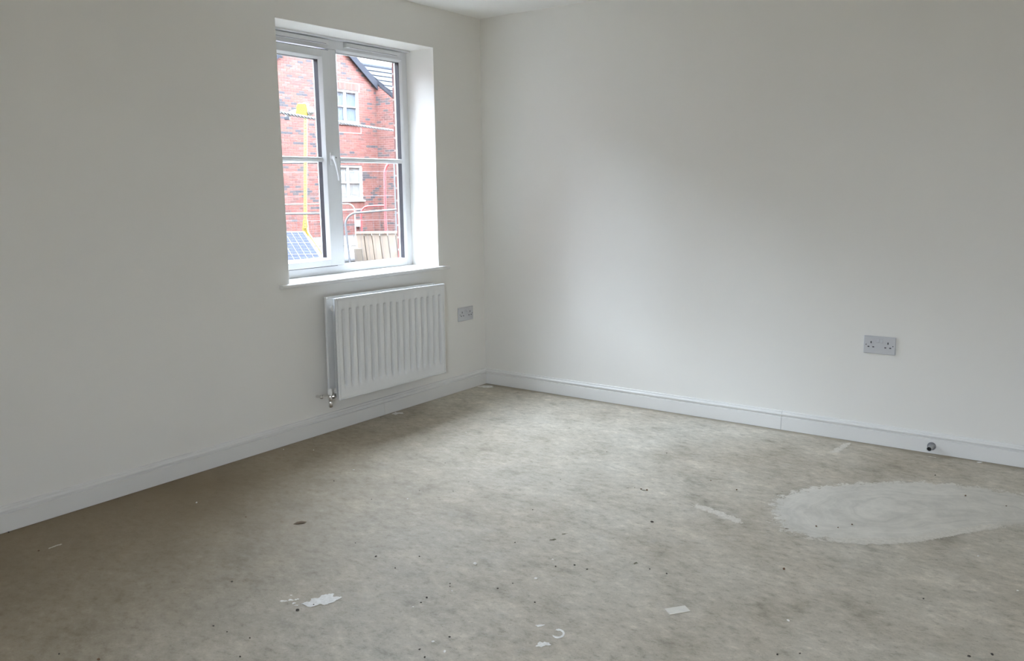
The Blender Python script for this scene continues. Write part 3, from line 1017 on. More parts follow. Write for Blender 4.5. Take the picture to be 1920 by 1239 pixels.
for i, (px, py, kind, s) in enumerate(CRUMBS):
    p = on_floor(px, py)
    o = bpy.data.objects.new('crumb', crumb_mesh(kind, i % 4))
    COL.objects.link(o)
    k = s * .00088
    o.location = (p.x, p.y, .0014 if 1430 < px < 1920 and 905 < py < 1010 else .0)
    o.scale = (k, k, k * .9)
    o.rotation_euler = (0, 0, random.uniform(0, 6.28))
    where = min(LMK, key=lambda q: (q[0] - p).length)[1]
    tag(o, ('tiny ' if s < 6 else 'coarse ') + KIND[kind] + ' ' + where, 'crumb', KIND[kind] + 's on the floor')

# ================================================================== outside
gm = MB()
NG = 24
gm.box((-60, -60, GZ - .2), (-T - .001, 70, GZ)).box((-T - .001, -60, GZ - .2), (60, RY - T - .001, GZ)).box((RX + T + .001, RY - T - .001, GZ - .2), (60, 70, GZ)).box((-T - .001, T + .001, GZ - .2), (RX + T + .001, 70, GZ))
tag(gm.build('ground', M['concrete_out']), 'rough bare building-site ground outside the window', kind='structure')

uh = tag(empty('added_storey', (RX / 2, -1.5, RH + .25)), 'unseen red brick upper storey and tiled roof added to shade the site', kind='structure')  # unseen storeys added to cut the skylight on the site outside
def ub(m, name, mat):
    o = m.build(name, mat, uh); o.location = -uh.location
ub(MB().box((-T, RY - T, RH + .25), (RX + T, 3.2, 7.8)), 'upper_wall', M['brickfar'])
ub(MB().prism([(-T - .3, RY - T - .3, 7.7), (-T - .3, RY - T - .3, 7.9), (RX / 2, RY - T - .3, 10.2), (RX + T + .3, RY - T - .3, 7.9), (RX + T + .3, RY - T - .3, 7.7)], (0, 3.5 + T + .3 - RY, 0)), 'upper_roof', M['roof'])
nb_ = tag(empty('unseen_terrace', (4, 20, GZ)), 'unseen red brick terrace added along this side to shade the site', 'house')  # unseen row added to keep sky off the facing house
def nbuild(m, name, mat):
    o = m.build(name, mat, nb_); o.location = -nb_.location
nbuild(MB().box((-T, 3.9, GZ), (RX + T, 36, 7.8)), 'terrace_wall', M['brickfar'])
nbuild(MB().prism([(-T - .3, 3.8, 7.7), (-T - .3, 3.8, 7.9), (RX / 2, 3.8, 10.2), (RX + T + .3, 3.8, 7.9), (RX + T + .3, 3.8, 7.7)], (0, 32.4, 0)), 'terrace_roof', M['roof'])

HX, HY0, HY1 = -18.0, 12.24, 17.16         # gable wall plane and its ends
APY, APZ, EZ = 14.70, 6.57, 4.68           # apex and eaves
BL_, BH_ = .2130, .0625
CP, LP = .075, .225

house = tag(empty('brick_house', (HX, APY, GZ)), 'red brick gabled house with white windows across the building site', 'house')
HOFF = -Vector((HX, APY, GZ))


def hb(m, name, mats, parent=house, bevel=0, label=None):
    o = m.build(name, mats, parent, bevel, label=label)
    q = Vector((0, 0, 0)); p = parent
    while p is not None:
        q += p.location; p = p.parent
    o.location = -q
    return o


# windows of the gable (y0, y1, z0, z1)
HW = [(15.085, 16.345, 3.490, 4.565), (15.085, 16.375, .965, 2.115)]
slope = (APZ - EZ) / (HY1 - APY)


def in_gable(y, z):
    return HY0 <= y <= HY1 and z <= APZ - abs(y - APY) * slope


# mortar backing wall with reveals around the windows
wm = MB()
DB = .30


def wall_slab(y0, y1, z0, z1):
    wm.box((HX - DB, y0, z0), (HX - .006, y1, z1))


ys = [HY0, 15.085, 16.36, HY1]
wall_slab(HY0, 15.085, GZ, EZ)
wall_slab(16.375, HY1, GZ, EZ)
wall_slab(15.085, 16.375, GZ, .965)
wall_slab(15.085, 16.375, 2.115, 3.49)
wall_slab(15.085, 16.375, 4.565, EZ)
wm.box((HX - DB, 16.345, 3.49), (HX - .006, 16.375, 4.565))
wm.prism([(HX - DB, HY0, EZ), (HX - DB, HY1, EZ), (HX - DB, APY, APZ)], (DB - .006, 0, 0))
wm.box((HX - 8, HY0, GZ), (HX - DB, HY0 + .3, EZ)).box((HX - 8, HY1 - .3, GZ), (HX - DB, HY1, EZ)).box((HX - 8.3, HY0, GZ), (HX - 8, HY1, EZ))
hb(wm, 'gable_wall', M['mortar'])


def brick_color(z, y, rnd):
    # runs of darker bricks, as in the photo
    run = math.sin(z * 7.3 + math.sin(y * 1.3) * 1.7) + .7 * math.sin(y * 2.1 + z * 3.1)
    r = rnd.random()
    dark = .10 + (.34 if run > .75 else 0)
    if r < dark:
        return rnd.choice((4, 5, 5, 4, 3))
    return rnd.choices((0, 1, 2, 3), (4, 4, 3, 1))[0]


rnd = random.Random(11)
# soldier courses over and under the windows
SOLD = []
for y0, y1, z0, z1 in HW:
    for zc in (z1 + .012 + BL_ / 2, z0 - .075 - BL_ / 2):
        nb = int((y1 - y0 + .15) / CP)
        st_ = (y0 + y1) / 2 - nb * CP / 2
        for k in range(nb):
            SOLD.append((st_ + (k + .5) * CP, zc))
bricks = []          # (y, z, half_len, half_height, colour)
for y, z in SOLD:
    bricks.append((y, z, BH_ / 2, BL_ / 2, rnd.choices((0, 1, 2), (3, 3, 2))[0]))


def row_gaps(z):
    g = []
    for y0, y1, z0, z1 in HW:
        if z0 - .03 < z < z1 + .02:
            g.append((y0, y1))
        for zc in (z1 + .012 + BL_ / 2, z0 - .075 - BL_ / 2):
            if abs(z - zc) < BL_ / 2 + BH_ * .30:
                g.append((y0 - .075, y1 + .075))
    return sorted(g)


def lay_row(lo, hi, gaps, start):
    """Stretcher bond along one course, cut at the ends and at the gaps."""
    spans, a = [], lo
    for g0, g1 in gaps:
        if g0 > a:
            spans.append((a, g0 - .006))
        a = max(a, g1 + .006)
    spans.append((a, hi))
    out = []
    y = start
    while y < hi:
        for s0, s1 in spans:
            b0, b1 = max(y, s0), min(y + BL_, s1)
            if b1 - b0 > .035:
                out.append(((b0 + b1) / 2, (b1 - b0) / 2))
        y += LP
    return out


row = 0
z = GZ + CP / 2
while z < APZ:
    hwid = min(HY1 - APY, (APZ + .06 - z) / slope)
    for yy, hl in lay_row(APY - hwid, APY + hwid, row_gaps(z), HY0 - (LP / 2 if row % 2 else 0)):
        bricks.append((yy, z, hl, BH_ / 2, brick_color(z, yy, rnd)))
    row += 1
    z += CP

# which bricks show through the two lights, nearest first
scored = []
for b in bricks:
    u_, v_, t_ = to_px((HX, b[0], b[1]))
    vis = (522 < u_ < 606 and 104 < v_ < 440) or (638 < u_ < 705 and 102 < v_ < 432)
    scored.append((0 if vis else 1, t_, b))
scored.sort(key=lambda s: (s[0], s[1]))
brick_cache = {}
for i, (nv, t_, b) in enumerate(scored[:300]):
    key = (round(b[2], 4), round(b[3], 4), b[4])
    if key not in brick_cache:
        brick_cache[key] = MB().box((-.04, -b[2], -b[3]), (.004, b[2], b[3])).mesh('brick', BRM[b[4]])
    o = bpy.data.objects.new('brick', brick_cache[key])
    COL.objects.link(o)
    o.parent = house
    o.location = Vector((HX - .003, b[0], b[1])) + HOFF
bs = MB()
for nv, t_, b in scored[300:]:
    bs.box((HX - .04, b[0] - b[2], b[1] - b[3]), (HX + .001, b[0] + b[2], b[1] + b[3]), b[4])
so_ = hb(bs, 'brickwork', BRM)
so_['kind'] = 'stuff'

# house windows
for wi, (y0, y1, z0, z1) in enumerate(HW):
    w_ = empty('house_window')
    w_.parent = house
    w_.location = Vector((HX - .06, (y0 + y1) / 2, z0)) + HOFF
    xm = HX - .06
    f_ = ring(y0, y1, z0, z1, .075, .075, .075, .075, xm + .03, xm - .04)
    ym = 15.755
    f_.box((xm + .03, ym - .045, z0 + .075), (xm - .04, ym + .045, z1 - .075))
    zb = (z0 + z1) / 2
    f_.box((xm + .018, y0 + .075, zb - .016), (xm - .02, ym - .045, zb + .016)).box((xm + .018, ym + .045, zb - .016), (xm - .02, y1 - .075, zb + .016))
    hb(f_, 'window_frame', M['upvc_far'], w_)
    for a, b in ((y0 + .07, ym - .04), (ym + .04, y1 - .07)):
        hb(MB().box((xm - .004, a, z0 + .07), (xm + .002, b, z1 - .07)), 'pane', M['glass'], w_)
    hb(MB().prism([(HX - .08, y0 - .06, z0 + .004), (HX + .05, y0 - .06, z0 - .012), (HX + .05, y0 - .06, z0 - .06), (HX - .03, y0 - .06, z0 - .055)], (0, y1 - y0 + .12, 0)), 'window_cill', M['upvc_far'], w_)
    back = MB().box((HX - .9, y0 - .3, z0 - .3), (HX - .88, y1 + .3, z1 + .3))
    hb(back, 'room_behind', M['room_dark'], w_)
    # pleated curtains behind the glass; upper pair tinted to stand in for sky reflection
    cpts = []
    for a, b in ((y0 + .01, ym - .005), (ym + .005, y1 - .01)):
        c_ = MB()
        nn = 28
        vv = []
        for zz in (z0 + .03, z1 - .03):
            for k in range(nn + 1):
                vv.append((HX - .098 + .010 * math.sin(k * 1.9), a + (b - a) * k / nn, zz))
        for zz in (z1 - .03, z0 + .03):
            for k in range(nn + 1):
                vv.append((HX - .103 + .010 * math.sin(k * 1.9), a + (b - a) * k / nn, zz))
        n1 = nn + 1
        c_.add(vv, [(k, k + 1, n1 + k + 1, n1 + k) for k in range(nn)] + [(2 * n1 + k, 2 * n1 + k + 1, 3 * n1 + k + 1, 3 * n1 + k) for k in range(nn)], 0, True)
        hb(c_, 'curtain', M['curtain'] if wi else M['sky_sheer'], w_)

# verge, bargeboards and roof of the gable
ov = .12
for s in (-1, 1):
    ye = HY1 if s > 0 else HY0
    oh = 0.0 if s > 0 else .06
    yo = ye + s * oh
    zo = EZ - oh * slope
    bd = MB()
    up = Vector((0, 0, .27))
    a, b = Vector((HX + ov, APY, APZ - .02)), Vector((HX + ov, yo, zo - .02))
    bd.prism([a, b, b + up, a + up], (-.06, 0, 0))
    hb(bd, 'bargeboard', M['barge'])
    rf = MB()
    t_ = Vector((0, 0, .16))
    t2 = Vector((0, 0, .30))
    oh = 0.0 if s > 0 else .10
    yw = ye + s * oh
    zw = EZ - oh * slope
    rf.prism([Vector((HX + ov - .06, APY, APZ)) + t_, Vector((HX + ov - .06, yw, zw)) + t_, Vector((HX + ov - .06, yw, zw)) + t2, Vector((HX + ov - .06, APY, APZ)) + t2], (-8.6, 0, 0))
    hb(rf, 'roof_slope', M['roof'])
# meter box
hb(MB().box((HX, 15.93, .06), (HX + .12, 16.16, .29)), 'meter_box', M['whiteplastic'], bevel=.01, label='small grey-white meter box on the wall')

# ---- second building: gable flank at right angles, roof slope facing the window
h2 = tag(empty('brick_outbuilding', (-17.0, HY1, GZ)), 'lower brick building with pitched tiled roof adjoining the gabled house', 'house')
RX2, RZ2 = -18.75, 5.44
SL2 = .70
EX2 = -14.6
EZ2 = RZ2 - (EX2 - RX2) * SL2
y2 = HY1 + .001
m2 = MB()
m2.prism([(HX - .28, y2 + .006, GZ), (EX2, y2 + .006, GZ), (EX2, y2 + .006, EZ2), (HX - .28, y2 + .006, RZ2 - (HX - .28 - RX2) * SL2)], (0, .3, 0))
m2.box((EX2 - .3, y2 + .31, GZ), (EX2, y2 + 9, EZ2))
hb(m2, 'flank_wall', M['mortar'], h2)
bs2 = MB()
row = 0
z = GZ + CP / 2
while z < RZ2:
    for x, hl in lay_row(HX + .004, min(EX2, RX2 + (RZ2 - z) / SL2), [], HX - (LP / 2 if row % 2 else 0)):
        bs2.box((x - hl, y2 + .001, z - BH_ / 2), (x + hl, y2 + .03, z + BH_ / 2), brick_color(z, x, rnd))
    row += 1
    z += CP
o2 = hb(bs2, 'brickwork', BRM, h2)
o2['kind'] = 'stuff'
vg = MB()
a, b = Vector((RX2, y2 + .001, RZ2 - .03)), Vector((EX2 + .25, y2 + .001, RZ2 - (EX2 + .25 - RX2) * SL2 - .03))
vg.prism([a, b, b + Vector((0, 0, .17)), a + Vector((0, 0, .17))], (0, .05, 0))
hb(vg, 'bargeboard', M['barge'], h2)
# courses of tiles, each overlapping the one below
nrm = Vector((SL2, 0, 1)).normalized()
dn = Vector((1, 0, -SL2)).normalized()
Lr = (EX2 + .3 - RX2) / dn.x
ga = .335
top = Vector((RX2, y2 + .001, RZ2 + .12))
k = 0
while k * ga < Lr:
    p = top + dn * (k * ga)
    tc = MB()
    q = p + dn * (ga + .05)
    tc.prism([p + nrm * .002, q + nrm * .035, q + nrm * .060, p + nrm * .027], (0, 9.5, 0))
    hb(tc, 'tile_course', M['roof'], h2)
    k += 1
hb(MB().tube([top + Vector((0, 0, .02)), top + Vector((0, 9.5, .02))], .09, 10), 'ridge_tile', M['roof'], h2)
hb(MB().prism([top, top + Vector((-4, 0, -4 * SL2)), top + Vector((-4, 0, -4 * SL2 - .1)), top + Vector((0, 0, -.1))], (0, 9.5, 0)), 'rear_slope', M['roof'], h2)
hb(MB().box((RX2 - 3.8, y2 + 8.7, GZ), (EX2 - .3, y2 + 9.0, EZ2)), 'far_wall', M['mortar'], h2)


# ---- neighbouring terrace across the site (outside the picture, seen from the wall opposite)
TX, TY0, TY1, TE, TR = -12.5, -26.0, 7.5, 5.2, 7.6
tr = tag(empty('unseen_terrace', (TX, (TY0 + TY1) / 2, GZ)), 'long red brick terrace with tiled roof facing the window', 'house')
hb(MB().box((TX - 8, TY0, GZ), (TX, TY1, TE)), 'terrace_wall', M['brickfar'], tr)
hb(MB().prism([(TX + .35, TY0 - .2, TE - .15), (TX + .35, TY0 - .2, TE + .05), (TX - 4, TY0 - .2, TR + .2), (TX - 8.35, TY0 - .2, TE + .05), (TX - 8.35, TY0 - .2, TE - .15), (TX - 4, TY0 - .2, TR)], (0, TY1 - TY0 + .4, 0)), 'terrace_roof', M['roof'], tr)
for gy in range(6):
    for z0, z1 in ((.9, 2.1), (3.4, 4.5)):
        yc = TY0 + 3 + gy * 5
        w_ = hb(ring(yc - .6, yc + .6, z0, z1, .07, .07, .07, .07, TX + .001, TX + .04).box((TX + .001, yc - .035, z0 + .07), (TX + .035, yc + .035, z1 - .07)), 'house_window', M['upvc'], tr)
        hb(MB().box((TX + .001, yc - .53, z0 + .07), (TX + .008, yc + .53, z1 - .07)), 'pane', M['room_dark'], w_)

# ---- unseen detached house added beside the window to block side sky from the room
SX0, SX1, SY0, SY1 = -8.6, -1.6, -17.0, -7.0
sh = tag(empty('brick_house', ((SX0 + SX1) / 2, (SY0 + SY1) / 2, GZ)), 'unseen tall red brick house added beside this building to block side sky', 'house')
hb(MB().box((SX0, SY0, GZ), (SX1, SY1, 7.0)).prism([(SX0, SY1, 7.0), (SX1, SY1, 7.0), ((SX0 + SX1) / 2, SY1, 9.6)], (0, SY0 - SY1, 0)), 'house_wall', M['brickfar'], sh)
for s_ in (-1, 1):
    ex = SX1 + .3 if s_ > 0 else SX0 - .3
    cx_ = (SX0 + SX1) / 2
    hb(MB().prism([(cx_, SY1 + .2, 9.62), (ex, SY1 + .2, 6.8), (ex, SY1 + .2, 7.0), (cx_, SY1 + .2, 9.84)], (0, SY0 - SY1 - .4, 0)), 'roof_slope', M['roof'], sh)
for z0, z1 in ((.9, 2.1), (3.4, 4.5)):
    for xc in (-6.3, -3.5):
        fw_ = MB()
        for a, b in (((xc - .6, z0), (xc - .53, z1)), ((xc + .53, z0), (xc + .6, z1)), ((xc - .53, z0), (xc + .53, z0 + .07)), ((xc - .53, z1 - .07), (xc + .53, z1)), ((xc - .035, z0 + .07), (xc + .035, z1 - .07))):
            fw_.box((a[0], SY1 + .001, a[1]), (b[0], SY1 + .04, b[1]))
        w_ = hb(fw_, 'house_window', M['upvc_far'], sh)
        hb(MB().box((xc - .53, SY1 + .001, z0 + .07), (xc + .53, SY1 + .008, z1 - .07)), 'pane', M['room_dark'], w_)

# ---- site things between the window and the houses; local frame facing the window
RG = Vector((math.sin(YAW), -math.cos(YAW), 0))      # to the right as seen from the room
BK = Vector((math.cos(YAW), math.sin(YAW), 0))       # away from the room
UP = Vector((0, 0, 1))


def px_at(px, py, t):
    return at_depth(px, py, t)


def gb(m, name, mats, root, bevel=0, label=None):
    o = m.build(name, mats, root, bevel, label=label)
    q = Vector((0, 0, 0)); p = root
    while p is not None:
        q += p.location; p = p.parent
    o.location = -q
    return o


def arc(c, u, v, r, a0, a1, n=7):
    return [c + u * (math.cos(a0 + (a1 - a0) * i / n) * r) + v * (math.sin(a0 + (a1 - a0) * i / n) * r) for i in range(n + 1)]


def barrier(name, pl, length, height, lean, rad_, col, label, wires=.1, wr=.0022, rc=.17, feet=True, turn=0.0):
    """Tubular site barrier: rounded frame, thin vertical wires, two feet. pl = foot of its left end."""
    root = tag(empty(name, pl), label, 'barrier')
    rg = (RG * math.cos(turn) + BK * math.sin(turn)).normalized()
    u = (rg * math.cos(lean) + UP * math.sin(lean)).normalized()
    v = (UP * math.cos(lean) - rg * math.sin(lean)).normalized()
    o = Vector(pl)
    fr_ = MB()
    b0 = .10
    P1 = o + v * b0
    P2 = o + v * (height - rc)
    pts = [P1, P2] + arc(o + u * rc + v * (height - rc), u, v, rc, math.pi, math.pi / 2)[1:]
    pts += arc(o + u * (length - rc) + v * (height - rc), u, v, rc, math.pi / 2, 0)
    pts += [o + u * length + v * b0]
    fr_.tube(pts, rad_, 10)
    fr_.tube([o + v * (b0 + .03), o + u * length + v * (b0 + .03)], rad_, 8)
    gb(fr_, 'tube_frame', M[col], root)
    k = 1
    while k * wires < length - .02:
        x = k * wires
        h = height
        if x < rc:
            h = height - rc + math.sqrt(max(rc * rc - (rc - x) ** 2, 0))
        if length - x < rc:
            h = height - rc + math.sqrt(max(rc * rc - (rc - length + x) ** 2, 0))
        gb(MB().tube([o + u * x + v * (b0 + .03), o + u * x + v * h], wr, 5), 'wire_bar', M['galv'], root)
        k += 1
    if feet:
        n_ = rg.cross(UP).normalized()
        for x in (.12, length - .12):
            c = o + u * x
            c = Vector((c.x, c.y, GZ))
            tp = o + u * x + v * (b0 + .03)
            gb(MB().tube([tp, Vector((tp.x, tp.y, GZ + .02))], rad_, 8).tube([c + UP * .02 - n_ * .16, c + UP * .02 + n_ * .16], .02, 8), 'foot', M[col], root)
    return root


# silver barrier in front of the crate, leaning
tA = 12.0
pA = px_at(660, 540, tA)
topA = px_at(648, 400, tA)
hA = topA.z - GZ
p0 = px_at(661.5, 520, tA); p0 = Vector((p0.x, p0.y, GZ))
barrier('site_barrier', p0, 2.2, hA, .072, .0145, 'galv', 'leaning silver site barrier with rounded corner in front of the timber crate', .098)
pB = px_at(634, 520, 12.0); pB = Vector((pB.x, pB.y, GZ))
hB = px_at(570, 400, 12.0).z - GZ
barrier('site_barrier', pB - RG * 2.25, 2.2, hB, 0.0, .0145, 'galv', 'upright silver site barrier crossing in front of the yellow mast', .085, .0018)
pC = px_at(668, 470, 21); pC = Vector((pC.x, pC.y, GZ))
hC = px_at(600, 382.5, 21).z - GZ
barrier('site_barrier', pC - RG * 2.3, 2.3, hC, 0.0, .017, 'cream', 'cream painted site barrier in front of the brick house', .12, .002)

# tall mesh fence panel
tH = 15.0
pH = px_at(745.3, 480, tH); pH = Vector((pH.x, pH.y, GZ))
topH = px_at(743, 303, tH).z
hf = tag(empty('mesh_fence_panel', pH), 'tall galvanised wire mesh fence panel behind the timber crate', 'fence')
fm_ = MB()
LH = 3.4
fm_.tube([pH + UP * .05, Vector((pH.x, pH.y, topH))], .019, 10).tube([pH - RG * LH + UP * .05, Vector((pH.x, pH.y, topH)) - RG * LH], .019, 10)
fm_.tube([Vector((pH.x, pH.y, topH - .01)), Vector((pH.x, pH.y, topH - .01)) - RG * LH], .017, 10).tube([pH + UP * .12, pH + UP * .12 - RG * LH], .017, 10)
gb(fm_, 'tube_frame', M['galv'], hf)
gb(MB().box((-.03, -.03, -.03), (.03, .03, .03)).build if False else MB().obox(pH + UP * (px_at(745, 465, tH).z - GZ), RG * .035, BK * .03, UP * .02), 'coupler', M['galv'], hf)
for k in range(1, 34):
    gb(MB().tube([pH - RG * (k * .1) + UP * .13, Vector((pH.x, pH.y, topH - .02)) - RG * (k * .1)], .0011, 4), 'mesh_wire', M['galv'], hf)
for zz in (px_at(700, 322, tH).z, px_at(700, 367, tH).z, px_at(700, 412, tH).z, .25):
    gb(MB().tube([Vector((pH.x, pH.y, zz)), Vector((pH.x, pH.y, zz)) - RG * LH], .0022, 4), 'mesh_wire', M['galv'], hf)
for x in (0, LH):
    c = pH - RG * x
    gb(MB().obox(c + UP * .07, RG * .11, BK * .33, UP * .07), 'foot_block', M['foot_block'], hf, .02)

# timber crate of upright boards
tC = 12.6
cTL = px_at(667, 435, tC)
zt = cTL.z
cr_o = Vector((cTL.x, cTL.y, GZ))
crate = tag(empty('timber_crate', cr_o), 'pale timber crate of upright boards behind the leaning barrier', 'crate')
pw = .118
le = .095
for k in range(9):
    x = k * pw
    a = cr_o + RG * (x + .004 + le * (zt - GZ))
    tpx = cr_o + RG * (x + .004)
    v_ = [a, a + RG * (pw - .010), tpx + RG * (pw - .010) + UP * (zt - GZ - .03), tpx + UP * (zt - GZ - .03)]
    off = BK * (.004 if k % 2 else -.004)
    gb(MB().prism([q + off for q in v_], BK * .022), 'board', M['timber'], crate)
gb(MB().obox(cr_o + RG * (4.5 * pw) + UP * (zt - GZ - .012) + BK * .05, RG * (4.6 * pw), BK * .07, UP * .013), 'top_rail', M['timber'], crate)
gb(MB().prism([cr_o + RG * .09 + BK * .03, cr_o + RG * (9 * pw + .05) + BK * .03, cr_o + RG * (9 * pw + .05) + BK * .6, cr_o + RG * .09 + BK * .6], UP * (zt - GZ - .06)), 'inner_box', M['timber_dark'], crate)
fp0 = px_at(663, 466, 12.5)
q0 = Vector((fp0.x, fp0.y, GZ))
lw = tag(empty('timber_offcut', q0), 'short darker timber offcut standing against the pale crate', 'timber')
gb(MB().prism([q0 + RG * .05, q0 + RG * .17, q0 + RG * .115 + UP * (fp0.z - GZ), q0 + UP * (fp0.z - GZ)], BK * .035), 'board', M['timber_dark'], lw, .004)

# red tubular frame
tR = 17.0
red = tag(empty('red_tube_frame', Vector((px_at(722, 440, tR).x, px_at(722, 440, tR).y, GZ))), 'red tubular frame with a low hoop and a tall hooked post', 'frame')
def rp(px, py):
    return px_at(px, py, tR)
foot = rp(724, 470)
gb(MB().tube([Vector((foot.x, foot.y, GZ)), rp(722.5, 400), rp(721.5, 330), rp(722, 321), rp(724, 313), rp(728, 308)], .026, 12), 'post', M['red'], red)
foot = rp(680, 470)
gb(MB().tube([Vector((foot.x, foot.y, GZ)), rp(678, 420), rp(677, 400), rp(678.5, 394), rp(683, 389), rp(690, 386.5), rp(705, 386), rp(722, 385.5)], .021, 12), 'hoop', M['red'], red)

# timber pallet, sack and blocks near the house
pp0 = px_at(652, 456, 19.0)
pq = Vector((pp0.x, pp0.y, GZ))
pal = tag(empty('timber_pallet', pq), 'low timber pallet on the ground before the brick house', 'pallet')
for s_ in (-.35, 0, .35):
    gb(MB().obox(pq + RG * s_ + UP * .07, RG * .05, BK * .4, UP * .05), 'bearer', M['timber_dark'], pal)
for s_ in (-.33, -.11, .11, .33):
    gb(MB().obox(pq + BK * s_ + UP * .132, RG * .45, BK * .08, UP * .011), 'slat', M['timber'], pal)
    gb(MB().obox(pq + BK * s_ + UP * .011, RG * .45, BK * .08, UP * .010), 'slat', M['timber'], pal)


def sack(px, py, t, label):
    p = px_at(px, py, t)
    p = Vector((p.x, p.y, GZ))
    prof = [(0, .15), (.06, .21), (.16, .22), (.24, .17), (.29, .08), (.33, .05), (.37, .075)]
    o = MB().lathe((0, 0, 0), (0, 0, 1), prof, 16).build('rubble_sack', M['sack'])
    o.location = p
    tag(o, label, 'sack')


sack(653, 470, 17.5, 'white tied rubble sack behind the leaning silver barrier')
for i, (px, py, t, sx, sz) in enumerate(((600, 455, 17.5, .22, .30), (604, 470, 16.6, .20, .22), (590, 455, 19.5, .22, .15))):
    p = px_at(px, py, t)
    p = Vector((p.x, p.y, GZ))
    b_ = MB().obox((0, 0, sz / 2), RG * sx, BK * .1, UP * (sz / 2)).build('concrete_block', plain('buff_block%d' % i, (.15, .12, .095), .9, vary=.1, scale=20), bevel=.01)
    b_.location = p
    tag(b_, ['tall buff concrete block beside the solar panel', 'squat buff concrete block beside the solar panel', 'low buff concrete block near the brick house'][i], 'block')

# ---- solar powered camera tower
tM = 14.0
mb0 = px_at(572.5, 428, tM)
mtop = px_at(573.3, 214, tM)
tw = tag(empty('camera_tower', Vector((mb0.x, mb0.y, GZ))), 'yellow perforated mast with camera head and sloping solar panel', 'camera tower')
md = (mtop - mb0).normalized()
mr = RG
mw = .025
mast = MB()
mc = (mb0 + mtop) / 2
mast.obox(mc, mr * mw, BK * mw, md * ((mtop - mb0).length / 2))
mo = gb(mast, 'mast', M['yellow'], tw, .004)
ph = MB()
nh = int((mtop - mb0).length / .0495)
for k in range(nh):
    ph.lathe(mb0 + md * (.03 + k * .0495) - BK * (mw + .0012), -BK, [(0, .0085), (.0006, .0085)], 10)
po = gb(ph, 'perforations', M['dark'], mo, label='row of round holes')
po['kind'] = 'stuff'
gb(MB().prism([mb0 - mr * .03 + UP * .14, mb0 + mr * .03 + UP * .14, mb0 + mr * .04 - UP * .04, mb0 - mr * .045 - UP * .08, mb0 - mr * .055 + UP * .0], BK * .07 - BK * .0), 'mast_foot', M['yellow'], tw)
gb(MB().obox(Vector((mb0.x, mb0.y, (GZ + mb0.z) / 2 - .03)) + BK * .03, mr * .05, BK * .05, UP * ((mb0.z - GZ) / 2 - .03)), 'pedestal', M['yellow'], tw)


def hp(px, py, d=0.0):
    return px_at(px, py, tM) + BK * d


bc = hp(566.5, 206)
bx = MB()
hw_, hh_ = .094, .098
poly = [(-hw_ * 1.02, -hh_), (hw_, -hh_), (hw_, hh_ * .80), (hw_ * .8, hh_ * .95), (-hw_ * .55, hh_), (-hw_ * .85, hh_ * .3)]
bx.prism([bc + mr * x + UP * y - BK * .08 for x, y in poly], BK * .16)
bo = gb(bx, 'camera_box', M['yellow'], tw, .004)
dd = MB()
for r_ in range(6):
    for c_ in range(5):
        x = -.066 + c_ * .034 + (.017 if r_ % 2 else 0)
        y = -.072 + r_ * .027
        if x < .09:
            dd.lathe(bc + mr * x + UP * y - BK * .0812, -BK, [(0, .0062), (.0006, .0062)], 8)
do = gb(dd, 'perforations', M['dark'], bo, label='staggered round holes')
do['kind'] = 'stuff'
gb(MB().tube([hp(566, 196), hp(567, 194.2), hp(570, 193.2), hp(575, 193.6), hp(578.5, 195.5), hp(579, 197.5)], .009, 8), 'carry_handle', M['whiteplastic'], tw)
dc = hp(584, 208)
ax_ = (mr * .8 - BK * .6).normalized()
dm_ = MB()
dm_.lathe(dc - ax_ * .06, ax_, [(0, .066), (.012, .074), (.035, .074), (.045, .070), (.048, .058)], 24)
gb(dm_, 'camera_collar', M['whiteplastic'], tw)
dm2 = MB()
dm2.lathe(dc - ax_ * .012, ax_, [(.055 * math.sin(a * math.pi / 16), .056 * math.cos(a * math.pi / 16) + .0005) for a in range(0, 9)], 20)
gb(dm2, 'camera_dome', M['whiteplastic'], tw)
bl = MB()
bl.tube([hp(557, 210), hp(551, 211), hp(541, 214.5), hp(536, 217)], [.050, .046, .036, .030], 14)
blo = gb(bl, 'bullet_camera', M['whiteplastic'], tw)
gb(MB().obox(hp(538.5, 222), mr * .040, BK * .03, UP * .026), 'lamp_head', M['gasket'], blo, .006, 'dark lamp under the white camera')
# solar panel on a yellow frame
S1 = px_at(569.5, 434.5, 13.75)
S2 = px_at(612, 499, 12.55)
dnv = (S2 - S1)
lenp = dnv.length
dn1 = dnv.normalized()
rt1 = (RG - dn1 * RG.dot(dn1)).normalized()
rt1 = (RG + UP * 0.0)
nv_ = rt1.cross(dn1).normalized()
if nv_.z < 0:
    nv_ = -nv_
PW = 1.15
pn = MB()
pn.prism([S1, S2, S2 - rt1 * PW, S1 - rt1 * PW], -nv_ * .03)
pno = gb(pn, 'solar_panel', M['cell'], tw, label='blue-grey solar panel with silver grid')
frm = MB()
for a, b in ((S1, S2), (S2, S2 - rt1 * PW), (S2 - rt1 * PW, S1 - rt1 * PW), (S1 - rt1 * PW, S1)):
    frm.tube([a - nv_ * .012, b - nv_ * .012], .020, 8)
gb(frm, 'panel_frame', M['silver'], pno)
nc = 11
for k in range(1, nc):
    a = S1 - rt1 * (PW * k / nc) + nv_ * .0006
    b = S2 - rt1 * (PW * k / nc) + nv_ * .0006
    gb(MB().tube([a, b], .0042, 4), 'grid_line', M['silver'], pno)
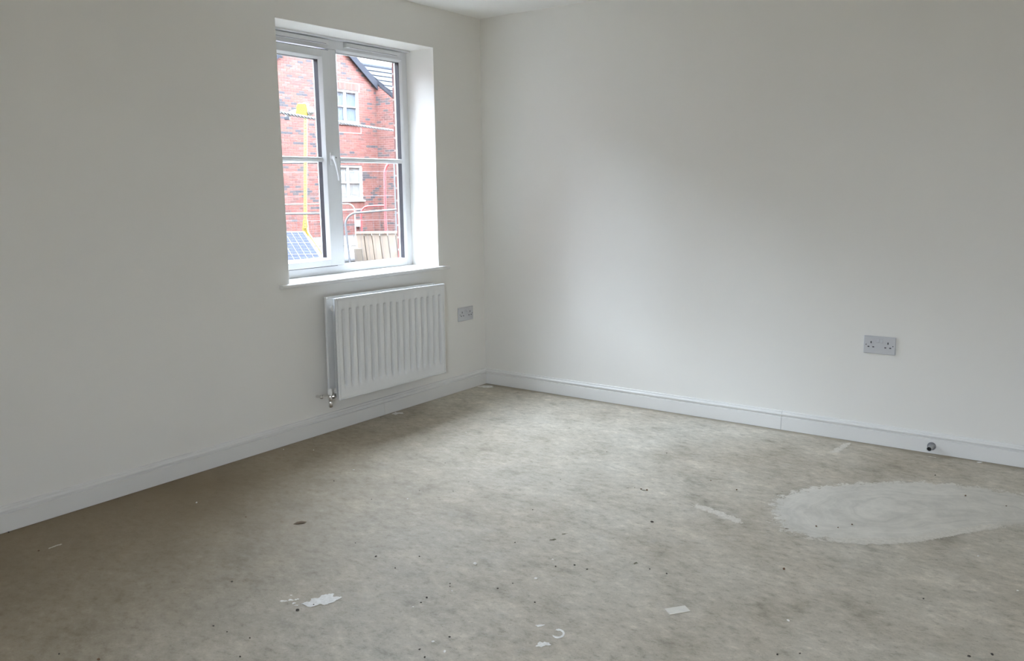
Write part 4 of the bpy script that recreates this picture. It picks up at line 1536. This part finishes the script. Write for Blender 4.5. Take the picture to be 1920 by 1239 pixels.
for k in range(1, 3):
    c = S1 + dnv * (.335 * k) + nv_ * .0006
    gb(MB().tube([c, c - rt1 * PW], .0050, 4), 'grid_line', M['silver'], pno)
for k in range(1, 13):
    if k % 4:
        c = S1 + dnv * (.335 / 4 * k) + nv_ * .0003
        gb(MB().tube([c, c - rt1 * PW], .0016, 4), 'grid_line', M['silver'], pno)
gb(MB().tube([mb0 + RG * .03, S1 + RG * .07 - nv_ * .02, S2 + RG * .085 - nv_ * .02], .016, 8), 'frame_rail', M['yellow'], tw)
for q in (S1, S2, S1 - rt1 * PW, S2 - rt1 * PW):
    q2 = q - nv_ * .03
    gb(MB().tube([q2, Vector((q2.x, q2.y, GZ))], .018, 8), 'frame_leg', M['yellow'], tw)
gb(MB().obox(Vector((mb0.x, mb0.y, GZ + .04)), RG * .35, BK * .35, UP * .04), 'base_slab', M['foot_block'], tw, .02)

# ---- twisted overhead cable sagging across the site from the house wall to a pole
ca, cb_, cc_ = px_at(527, 211, 7.6), px_at(640, 230.7, 9.6), px_at(741, 245, 12.0)


def cab_pt(s_):
    return ca * ((s_ - 1) * (s_ - 2) / 2) - cb_ * (s_ * (s_ - 2)) + cc_ * (s_ * (s_ - 1) / 2)


cpts = [cab_pt(-.75 + 3.45 * i / 240) for i in range(241)]
A_, B_ = cpts[0], cpts[-1]
cab = tag(empty('overhead_cable', (B_.x, B_.y, GZ)), 'thick grey twisted overhead cable sagging across the site', 'cable')
cm_ = MB()
for s_ in range(3):
    pts = []
    for i, p in enumerate(cpts):
        an = i * .55 + s_ * 2.094
        pts.append(p + UP * (math.cos(an) * .0078) + RG * (math.sin(an) * .0078))
    cm_.tube(pts, .0082, 6)
gb(cm_, 'twisted_cable', M['cable'], cab)
gb(MB().tube([Vector((B_.x, B_.y, GZ)), Vector((B_.x, B_.y, B_.z + .35))], [.09, .075], 14), 'cable_pole', M['timber_dark'], cab)
gb(MB().tube([Vector((A_.x, A_.y, GZ)), Vector((A_.x, A_.y, A_.z + .25))], [.09, .075], 14), 'cable_pole', M['timber_dark'], cab)
